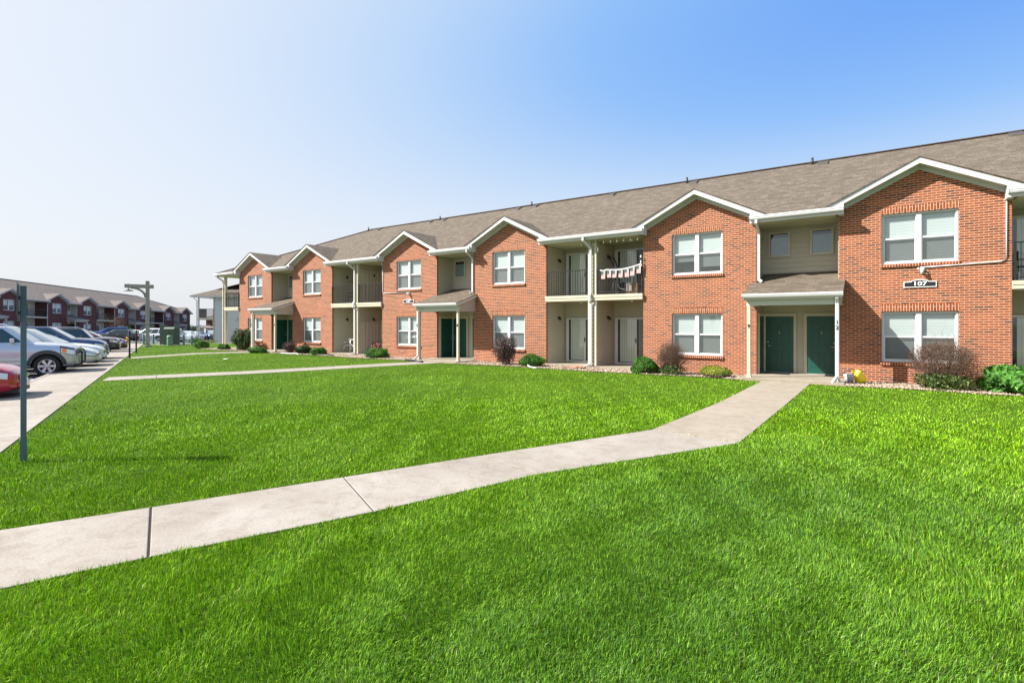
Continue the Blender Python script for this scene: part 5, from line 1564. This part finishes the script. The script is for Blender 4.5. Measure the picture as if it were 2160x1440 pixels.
bollard(*at_px(303, 47), .95, 'teal bollard left of the wooden lamp post'); bollard(*at_px(323.5, 49), .90, 'teal bollard just right of the wooden lamp post')
bollard(*at_px(387.5, 45), .90, 'teal bollard right of the dark green cabinets'); bollard(*at_px(404.5, 47), .85, 'rightmost teal bollard, near the grey balcony post')
# utility cabinets
cx_, cy_ = at_px(345, 45.5)
r = empty('utility_cabinet', (cx_, cy_, GZ), R(34.7)); tag(r, 'tall narrow dark green utility cabinet', 'utility cabinet')
f = MB(); f.box(-.21, .21, -.2, .2, 0, 1.72); f.build('housing', M['util'], r, bevel=.015); f = MB(); f.box(-.17, .17, -.212, -.201, .15, 1.6); f.build('door', M['util'], r, bevel=.004); f = MB(); f.box(.11, .13, -.235, -.213, .9, 1.02); f.build('handle', M['black'], r)
cx_, cy_ = at_px(362.5, 45.2)
r = empty('transformer', (cx_, cy_, GZ), R(34.7)); tag(r, 'wide dark green transformer box with a sloped lid', 'transformer')
f = MB(); f.prism([(-.44, -.4, 0), (-.44, .4, 0), (-.44, .4, 1.50), (-.44, -.28, 1.50), (-.44, -.4, 1.38)], (.88, 0, 0)); f.build('housing', M['util'], r, bevel=.015)
f = MB(); f.box(-.46, .46, -.30, .42, 1.505, 1.54); f.build('lid', M['util2'], r, bevel=.01); f = MB(); f.box(-.01, .01, -.412, -.401, .1, 1.25); f.build('door_seam', M['black'], r)
cx_, cy_ = at_px(357.8, 43.6)
r = empty('cable_pedestal', (cx_, cy_, GZ), R(34.7)); tag(r, 'short pale green cable pedestal in front of the transformer', 'pedestal')
f = MB(); f.lathe([(.20, 0), (.20, .70), (.19, .78), (.12, .84), (0, .86)], (0, 0, 0), 'z', 14); f.build('cover', M['util2'], r); f = MB(); f.lathe([(.205, .62), (.21, .64), (.205, .66)], (0, 0, 0), 'z', 14); f.build('collar', M['util'], r)
cx_, cy_ = at_px(357, 45.6)
f = MB(); f.box(-1.3, 1.3, -.9, .9, -.02, .03); tag(f.build('concrete_pad', M['concrete'], None, (cx_, cy_, GZ - .012), R(34.7)), 'flat concrete pad under the green utility cabinets', 'pad')
# hydrant on its grass island
hx, hy = at_px(268.5, 51)
hz = -.21 + gz(hx, hy)
f = MB(); f.prism([(hx - 1.3, hy - .8, hz), (hx + 1.0, hy - 1.0, hz), (hx + 1.3, hy + 1.2, hz), (hx - 1.1, hy + 1.0, hz)], (0, 0, .13)); tag(f.build('grass_island', M['lawn']), kind='structure')
r = empty('fire_hydrant', (hx, hy, hz + .13)); r.scale = (.8, .8, .8); tag(r, 'small yellow fire hydrant at the end of the pavement', 'hydrant')
f = MB(); f.lathe([(.16, 0), (.16, .04), (.10, .05), (.10, .5), (.13, .52), (.13, .56), (.09, .68), (.03, .74), (0, .75)], (0, 0, 0), 'z', 14); f.build('barrel', M['hydrant'], r)
f = MB(); f.lathe([(.05, -.2), (.05, .2)], (0, 0, .42), 'x', 10); f.lathe([(0, -.2), (.06, -.2), (.06, -.17), (0, -.17)], (0, 0, .42), 'x', 10); f.lathe([(0, .17), (.06, .17), (.06, .2), (0, .2)], (0, 0, .42), 'x', 10); f.build('nozzle', M['hydrant'], r)
# scrap of paper on the lawn
f = MB(); f.box(-.11, .11, -.07, .07, 0.0, .03); tag(f.build('paper_scrap', M['paper'], None, (-26.6, -6.4, GZ + .05), .4, bevel=.01), 'small white scrap of paper lying on the lawn', 'litter')

# ------------------------------------------------------------------ things on the porches and balconies
r = empty('jug', (-.36, -.62, GZ + .03), R(-20)); tag(r, 'yellow plastic jug leaning against the brick by porch post 12', 'jug')
f = MB(); f.lathe([(0, 0), (.13, 0), (.15, .03), (.15, .22), (.10, .32), (.05, .37), (.05, .40), (0, .40)], (0, 0, 0), 'z', 18)
o = f.build('body', M['yellow'], r); o.scale = (1.0, .72, 1.0); o.rotation_euler = (0, R(-16), 0)
f = MB(); f.tube([(-.06, 0, .33), (-.15, 0, .37), (-.19, 0, .30), (-.17, 0, .20), (-.12, 0, .16)], .018, 8); o = f.build('handle', M['yellow'], r); o.rotation_euler = (0, R(-16), 0)
f = MB(); f.tube([(.10, 0, .08), (.17, 0, .05)], .03, 8); f.build('spout', M['yellow'], r)
r = empty('bucket', (-.66, -.80, GZ + .03)); tag(r, 'small grey bucket left of the yellow jug', 'bucket')
f = MB(); f.lathe([(0, 0), (.11, 0), (.14, .27), (.135, .27), (.11, .02), (0, .02)], (0, 0, 0), 'z', 18); f.build('body', M['grey_pot'], r)
f = MB(); f.tube([(-.14, 0, .26), (-.10, .02, .35), (0, .03, .38), (.10, .02, .35), (.14, 0, .26)], .01, 6); f.build('handle', M['black'], r)
f = MB(); f.lathe([(.143, .20), (.148, .215), (.143, .23)], (0, 0, 0), 'z', 18); f.build('band', M['white'], r)
r = empty('doormat', (-2.82, .55, .004)); tag(r, 'dark doormat in front of door 10', 'doormat')
f = MB(); f.box(-.38, .38, -.22, .22, 0, .015); f.build('mat', M['plastic_black'], r)
# flower pot with purple petunias, just in frame at the right
r = empty('flower_pot', (3.85, -.45, GZ + .02)); tag(r, 'purple flowers in a pale pot behind the juniper at the right edge', 'flower pot')
f = MB(); f.lathe([(0, 0), (.15, 0), (.20, .34), (.22, .36), (.22, .40), (.18, .40), (.18, .36), (0, .36)], (0, 0, 0), 'z', 18); f.build('pot', M['white'], r)
rng = np.random.default_rng(5); P = rng.normal(size=(900, 3)) * np.array([.17, .17, .10]) + np.array([0, 0, .50])
V = leaf_quads(P, rng.normal(size=P.shape) + np.array([0, -.5, .5]), np.full(900, .05), 1.1); C = np.array([(.25, .03, .22), (.35, .06, .30), (.04, .12, .02), (.05, .16, .03), (.6, .5, .6)])[rng.choice(5, 900, p=[.3, .2, .25, .2, .05])]
scatter_mesh('flowers', V.reshape(-1, 3), np.arange(3600).reshape(-1, 4), C, M['leaf'], r)
# flag bunting
r = empty('flag_bunting', (0, 0, 0)); tag(r, 'string of seven small flags hung on a white ribbon along the balcony rail', 'bunting')
bxs = np.linspace(-9.24, -7.50, 13); catz = lambda x: 3.90 + .13 * ((x + 8.55) / .9) ** 2 - (.06 if x < -9 else 0)
f = MB()
for a, b in zip(bxs[:-1], bxs[1:]): f.bar((a, -.12, catz(a)), (b, -.12, catz(b)), .03, .05)
f.build('ribbon', M['white'], r)
for i in range(7):
    x = -9.10 + i * .25; z = catz(x) - .03
    sl = .02 * math.sin(i * 2.1)
    f = MB()
    for k in range(8):
        a = x - .085 + k * .0215; f.prism([(a, -.13, z), (a + .0215, -.13 - .004 * (k % 2), z), (a + .0215 + sl - .01, -.13, z - .30 + .02 * math.sin(i)), (a + sl - .01, -.13, z - .30 + .02 * math.sin(i))], (0, .004, 0), 0 if k % 2 else 1)
    o = f.build('flag', [M['flag_white'], M['flag_red']], r)
    f = MB(); f.box(x - .085, x - .0, -.14, -.135, z - .13, z); f.build('canton', M['flag_blue'], o)
# string of bulbs under the balcony soffit
r = empty('light_string', (0, 0, 0)); tag(r, 'string of unlit white bulbs under the soffit of the flag balcony', 'string lights')
pts = [(-9.36, 4.72), (-9.36, 4.80), (-9.10, 5.05), (-8.80, 5.05), (-8.52, 5.04), (-8.24, 5.05), (-7.95, 5.05), (-7.66, 5.05), (-7.52, 4.35), (-7.52, 4.15), (-7.50, 4.02)]
f = MB(); f.tube([(-9.37, -.1, 4.60)] + [(x, -.1, z + .06) for x, z in pts], .004, 4); f.build('wire', M['black'], r)
for x, z in pts:
    f = MB(); f.lathe([(.012, .07), (.015, .04), (.032, .0), (.026, -.035), (0, -.05)], (x, -.1, z), 'z', 10); f.build('bulb', M['bulb'], r)
# exercise machine and box behind the flags
r = empty('exercise_machine', (-9.02, .75, 2.94)); tag(r, 'elliptical exercise machine with black handles behind the flags', 'exercise machine')
f = MB(); f.tube([(-.1, 0, 0), (.0, 0, .75), (.05, 0, 1.25)], .03, 8); f.build('column', M['alloy'], r)
for sg in (-1, 1):
    f = MB(); f.tube([(.15, sg * .16, .6), (.08, sg * .18, 1.15), (-.02, sg * .2, 1.45), (-.16, sg * .2, 1.62)], .024, 8); f.build('handle', M['black'], r)
    f = MB(); f.tube([(.1, sg * .16, .6), (.35, sg * .16, .25), (.9, sg * .14, .15)], .02, 6); f.build('arm', M['alloy'], r)
f = MB(); f.lathe([(0, -.06), (.24, -.06), (.24, .06), (0, .06)], (.45, 0, .27), 'y', 20); f.build('flywheel', M['plastic_black'], r)
f = MB(); f.box(-.35, 1.0, -.03, .03, 0, .05); f.box(-.35, -.29, -.25, .25, 0, .05); f.box(.94, 1.0, -.25, .25, 0, .05); f.build('base', M['plastic_black'], r)
r = empty('cardboard_box', (-8.05, .35, 2.94), .3); tag(r, 'brown box on the flag balcony behind the railing', 'box')
f = MB(); f.box(-.22, .22, -.2, .2, 0, .42); f.build('carton', M['cardboard'], r); f = MB(); f.box(-.2, -.02, -.26, -.21, .1, .45); f.build('flap', M['flag_white'], r)
# balcony chairs, far balcony
def chair(x, y, z, rz, label, mat=M['black'], group='folding chairs on the far balcony'):
    r = empty('chair', (x, y, z), rz); tag(r, label, 'chair', group)
    f = MB(); f.box(-.22, .22, -.22, .22, .42, .45); f.build('seat', mat, r)
    f = MB(); f.box(-.22, .22, .20, .22, .62, .86); f.build('backrest', mat, r)
    for sx in (-1, 1):
        for sy_ in (-1, 1):
            f = MB(); f.tube([(sx * .20, sy_ * .20, .42), (sx * .22, sy_ * .24, 0)], .014, 6); f.build('leg', mat, r)
        f = MB(); f.tube([(sx * .21, .21, .42), (sx * .21, .22, .88)], .014, 6); f.build('post', mat, r)
        f = MB(); f.tube([(sx * .23, .2, .64), (sx * .23, -.2, .64), (sx * .22, -.21, .43)], .014, 6); f.build('armrest', mat, r)
chair(-26.1, .75, 2.94, R(-60), 'black chair at the left side of the far upper balcony')
chair(-25.2, 1.0, 2.94, R(160), 'black chair near the partition of the far upper balcony')
chair(-38.2, .8, 2.94, R(30), 'black chair on the end balcony', group=None)
chair(3.55, .9, 2.94, R(90), 'black chair on the right-hand balcony', group=None)
chair(-25.95, .55, .003, R(-70), 'grey metal chair on the far patio beside the tall table', M['darkmetal'], None)
r = empty('patio_table', (-25.2, .5, .003)); tag(r, 'tall pale metal table on the far patio', 'table')
f = MB(); f.box(-.36, .36, -.3, .3, .78, .81); f.build('tabletop', M['vinyl'], r)
for sx in (-1, 1):
    for sy_ in (-1, 1):
        f = MB(); f.tube([(sx * .28, sy_ * .24, .78), (sx * .30, sy_ * .26, 0)], .014, 6); f.build('leg', M['alloy'], r)
f = MB(); f.tube([(-.29, -.25, .2), (.29, -.25, .6)], .01, 5); f.tube([(.29, -.25, .2), (-.29, -.25, .6)], .01, 5); f.build('brace', M['alloy'], r)
f = MB(); f.lathe([(0, 0), (.05, 0), (.06, .10), (0, .10)], (0, 0, 0), 'z', 12); tag(f.build('cup', M['white'], None, (-24.98, .45, .815)), 'white cup on the tall patio table', 'cup')
# bicycle
def bicycle(x, y, z, rz, label, fc_, group, k=.85):
    r = empty('bicycle', (x, y, z), rz); r.rotation_euler = (R(7), 0, rz); tag(r, label, 'bicycle', group)
    W = .31 * k; wb = 1.0 * k
    for c in (0, wb):
        t = MB(); ring = []
        for i in range(25):
            a = 2 * math.pi * i / 24; ring.append((c + W * math.cos(a), 0, W + W * math.sin(a)))
        t.tube(ring, .02, 6, caps=False); o = t.build('wheel', M['rubber'], r)
        t = MB()
        for i in range(9):
            a = 2 * math.pi * i / 9; t.tube([(c, 0, W), (c + W * .95 * math.cos(a), 0, W + W * .95 * math.sin(a))], .004, 3)
        t.build('spokes', M['chrome'], o)
    s0, h0, bb, ax_ = (.22 * k, 0, .66 * k), (.78 * k, 0, .72 * k), (.38 * k, 0, .30 * k), (0, 0, W)
    t = MB(); t.tube([s0, h0], .02, 6); t.tube([h0, bb], .024, 6); t.tube([s0, bb], .018, 6); t.tube([ax_, s0], .01, 5); t.tube([ax_, bb], .01, 5); t.build('frame', fc_, r)
    t = MB(); t.tube([(.76 * k, 0, .80 * k), (.82 * k, 0, .6 * k), (wb, 0, W)], .016, 6); t.build('fork', M['black'], r)
    t = MB(); t.tube([(.70 * k, -.26, .92 * k), (.76 * k, 0, .86 * k), (.70 * k, .26, .92 * k)], .014, 6); t.tube([(.76 * k, 0, .78 * k), (.76 * k, 0, .87 * k)], .015, 6); t.build('handlebar', M['black'], r)
    t = MB(); t.box(.08 * k, .32 * k, -.07, .07, .76 * k, .81 * k); t.tube([(.21 * k, 0, .64 * k), (.20 * k, 0, .77 * k)], .013, 6); t.build('saddle', M['black'], r, bevel=.02)
    t = MB(); t.lathe([(0, -.01), (.08, -.01), (.08, .01), (0, .01)], (bb[0], .03, bb[2]), 'y', 14); t.tube([(bb[0], -.06, bb[2]), (bb[0] + .10, -.08, bb[2] - .1)], .01, 5); t.build('crank', M['black'], r)
bicycle(-23.7, .35, .003, R(10), 'small red and black bicycle on the far patio behind the green shrub', M['red'], 'bicycles on the far patio')
bicycle(-23.3, .75, .003, R(-15), 'black bicycle with raised handlebars behind the red one', M['black'], 'bicycles on the far patio')
# drain hoses and splash blocks in the bed
def hose(pts, r_, label, mat):
    f = MB(); f.tube(pts, r_, 8); tag(f.build('drain_pipe', mat), label, 'drain pipe', 'drain pipes at the foot of the wall')
hose([(-18.9, -1.62, GZ + .05), (-18.0, -1.85, GZ + .06), (-17.3, -2.1, GZ + .05)], .05, 'black drain pipe crossing the bed by porch post 5', M['plastic_black'])
hose([(-11.9, -1.45, GZ + .10), (-11.6, -1.75, GZ + .06), (-11.15, -1.95, GZ + .04)], .03, 'short white drain pipe beside the low evergreen by the middle patio', M['white'])
hose([(-29.6, -1.6, GZ + .05), (-28.6, -1.75, GZ + .05), (-27.8, -1.7, GZ + .07), (-27.2, -2.0, GZ + .04)], .03, 'thin white drain pipe lying in the bed near the farthest porch', M['white'])
hose([(-26.6, -1.4, GZ + .04), (-24.7, -1.45, GZ + .04)], .05, 'flat black drain pipe below the far patio slab', M['plastic_black'])
r = empty('splash_stones', (-10.05, -.75, GZ + .02)); tag(r, 'flat red-brown stones under the middle downspout', 'stones')
rng = np.random.default_rng(3)
for i in range(6):
    f = MB(); x, y = rng.uniform(-.35, .35), rng.uniform(-.25, .25); f.box(x - .16, x + .16, y - .1, y + .1, .01 + .02 * i / 3, .06 + .02 * i / 3)
    o = f.build('stone', plain('splash_stone', (.26 + .06 * (i % 3), .17, .12), .9, var=.2), r, bevel=.02); o.rotation_euler = (0, 0, rng.uniform(-.5, .5))

# ------------------------------------------------------------------ grass blades
rng = np.random.default_rng(11)
def inside(poly, x, y):
    c = np.zeros(len(x), bool); n = len(poly)
    for i in range(n):
        (x1, y1), (x2, y2) = poly[i], poly[(i + 1) % n]
        if y1 == y2: continue
        t = ((y1 > y) != (y2 > y)) & (x < (x2 - x1) * (y - y1) / (y2 - y1) + x1)
        c ^= t
    return c
NB = 1250000
ang = rng.uniform(-62, 62, NB)
rad = np.where(rng.random(NB) < .62, np.exp(rng.uniform(math.log(1.9), math.log(12), NB)), np.exp(rng.uniform(math.log(12), math.log(62), NB)))
al = np.radians(90 + 34.68 - ang)
gx = rad * np.cos(al); gy = CAM_Y + rad * np.sin(al)
ok = (gy > WE(gx) + .02) & (gx < 24) & (gx > -56)
bedn = np.where((gx > -0.9) & (gx < 3.3), -1.70 + 0.10 * np.sin(gx * 2), -1.62 + 0.10 * np.sin(gx * 0.9) + 0.05 * np.sin(gx * 2.3))
ok &= (gy < bedn - .02) | (gx < -40.6)
ok &= ~((gx > -41) & (gy > -1.5))
for L_, R2 in ((P1L, P1R), ([(-3.15, -11.02), (-2.97, -7.2), (-2.95, -1.53)], [(-1.71, -11.26), (-1.66, -7.2), (-1.62, -1.53)]),
              ([(-21.35, -12.95), (-19.85, -9.2), (-18.45, -3.6), (-17.8, -1.53)], [(-20.2, -13.5), (-18.6, -9.5), (-17.1, -3.9), (-16.5, -1.53)]),
              ([(-32.9, -8.3), (-34.4, -4.6), (-33.6, -2.0), (-32.8, -1.53)], [(-31.7, -8.8), (-33.1, -4.8), (-32.7, -3.1), (-31.5, -1.53)])):
    ok &= ~inside(L_ + R2[::-1], gx, gy)
ok &= ~((gy > 1) & (gx > -56) & (gx < -49) & (gy > .6 * (gx + 57) + 1.5))
gx, gy, rad = gx[ok], gy[ok], rad[ok]
# blades lean in clumps
def fnoise(x, y, s, seed):
    q = np.random.default_rng(seed); v = 0
    for i in range(5):
        a = q.uniform(0, 6.28); f_ = s * q.uniform(.6, 1.6); v = v + np.sin((x * math.cos(a) + y * math.sin(a)) * f_ + q.uniform(0, 6.28))
    return v / 2.3
n = len(gx)
wd = np.clip(0.00075 * rad, 0.0032, 0.03) * rng.uniform(.7, 1.3, n)
ht = rng.uniform(.028, .062, n) * (1 + .10 * fnoise(gx, gy, 2.6, 1) + .16 * fnoise(gx, gy, 15, 12)) * np.where(rad > 20, .8, 1)
dirn = fnoise(gx, gy, 1.7, 2) * 1.0 + fnoise(gx, gy, 9, 3) * 1.2 + rng.normal(0, 1.0, n)
lean = np.abs(rng.normal(.34, .24, n)) + .07 * fnoise(gx, gy, 3.1, 6)
lx_, ly_ = np.cos(dirn), np.sin(dirn)
# turn the flat of the blade at random
ta = rng.uniform(0, 6.28, n); tx, ty = np.cos(ta) * wd / 2, np.sin(ta) * wd / 2
B = np.stack([gx, gy, np.full(n, GZ - .005)], 1)
mid = B + np.stack([lx_ * ht * lean * .35, ly_ * ht * lean * .35, ht * .6], 1)
tip = B + np.stack([lx_ * ht * lean * 1.1, ly_ * ht * lean * 1.1, ht * np.clip(1.05 - lean * .35, .35, 1)], 1)
T = np.stack([tx, ty, np.zeros(n)], 1)
V = np.stack([B - T, B + T, mid + T * .85, mid - T * .85, tip], 1)
base = np.array([[.170, .330, .003], [.105, .225, .003], [.250, .430, .008], [.115, .285, .020], [.36, .50, .050], [.40, .42, .13]])
ci = rng.choice(6, n, p=[.29, .27, .18, .15, .085, .025])
C = base[ci] * rng.uniform(.35, 1.5, (n, 1))
patch_ = np.clip(fnoise(gx, gy, .55, 4) * .5 + .5, 0, 1)[:, None]
C = C * (0.98 + .12 * patch_) * np.array([1.0, 1.06, .8])
# the near right-hand lawn is coloured cooler and darker
cool = np.clip((gx + 4.2) / 3.0, 0, 1) * np.clip((-9.5 - gy) / 4.0, 0, 1) * (.75 + .16 * fnoise(gx, gy, 1.3, 8))
cool = np.clip(cool, 0, 1)[:, None]
C = C * (1 - cool) + (C * np.array([.50, .58, 1.25]) + np.array([.004, .010, .014])) * cool
near = rad < 13
Vn = V[near]; nn_ = len(Vn)
zc_ = np.array([[0, 1, 2], [0, 2, 3], [3, 2, 4]])
Fn = (zc_[None] + (np.arange(nn_) * 5)[:, None, None]).reshape(-1, 3)
Vf = V[~near][:, [0, 1, 4]]; nf_ = len(Vf)
Ff = (np.array([[0, 1, 2]])[None] + (np.arange(nf_) * 3)[:, None, None]).reshape(-1, 3) + nn_ * 5
scatter_mesh('grass', np.concatenate([Vn.reshape(-1, 3), Vf.reshape(-1, 3)]), np.concatenate([Fn, Ff]), np.concatenate([np.repeat(C[near], 3, 0), C[~near]]), M['blade'], kind='stuff')
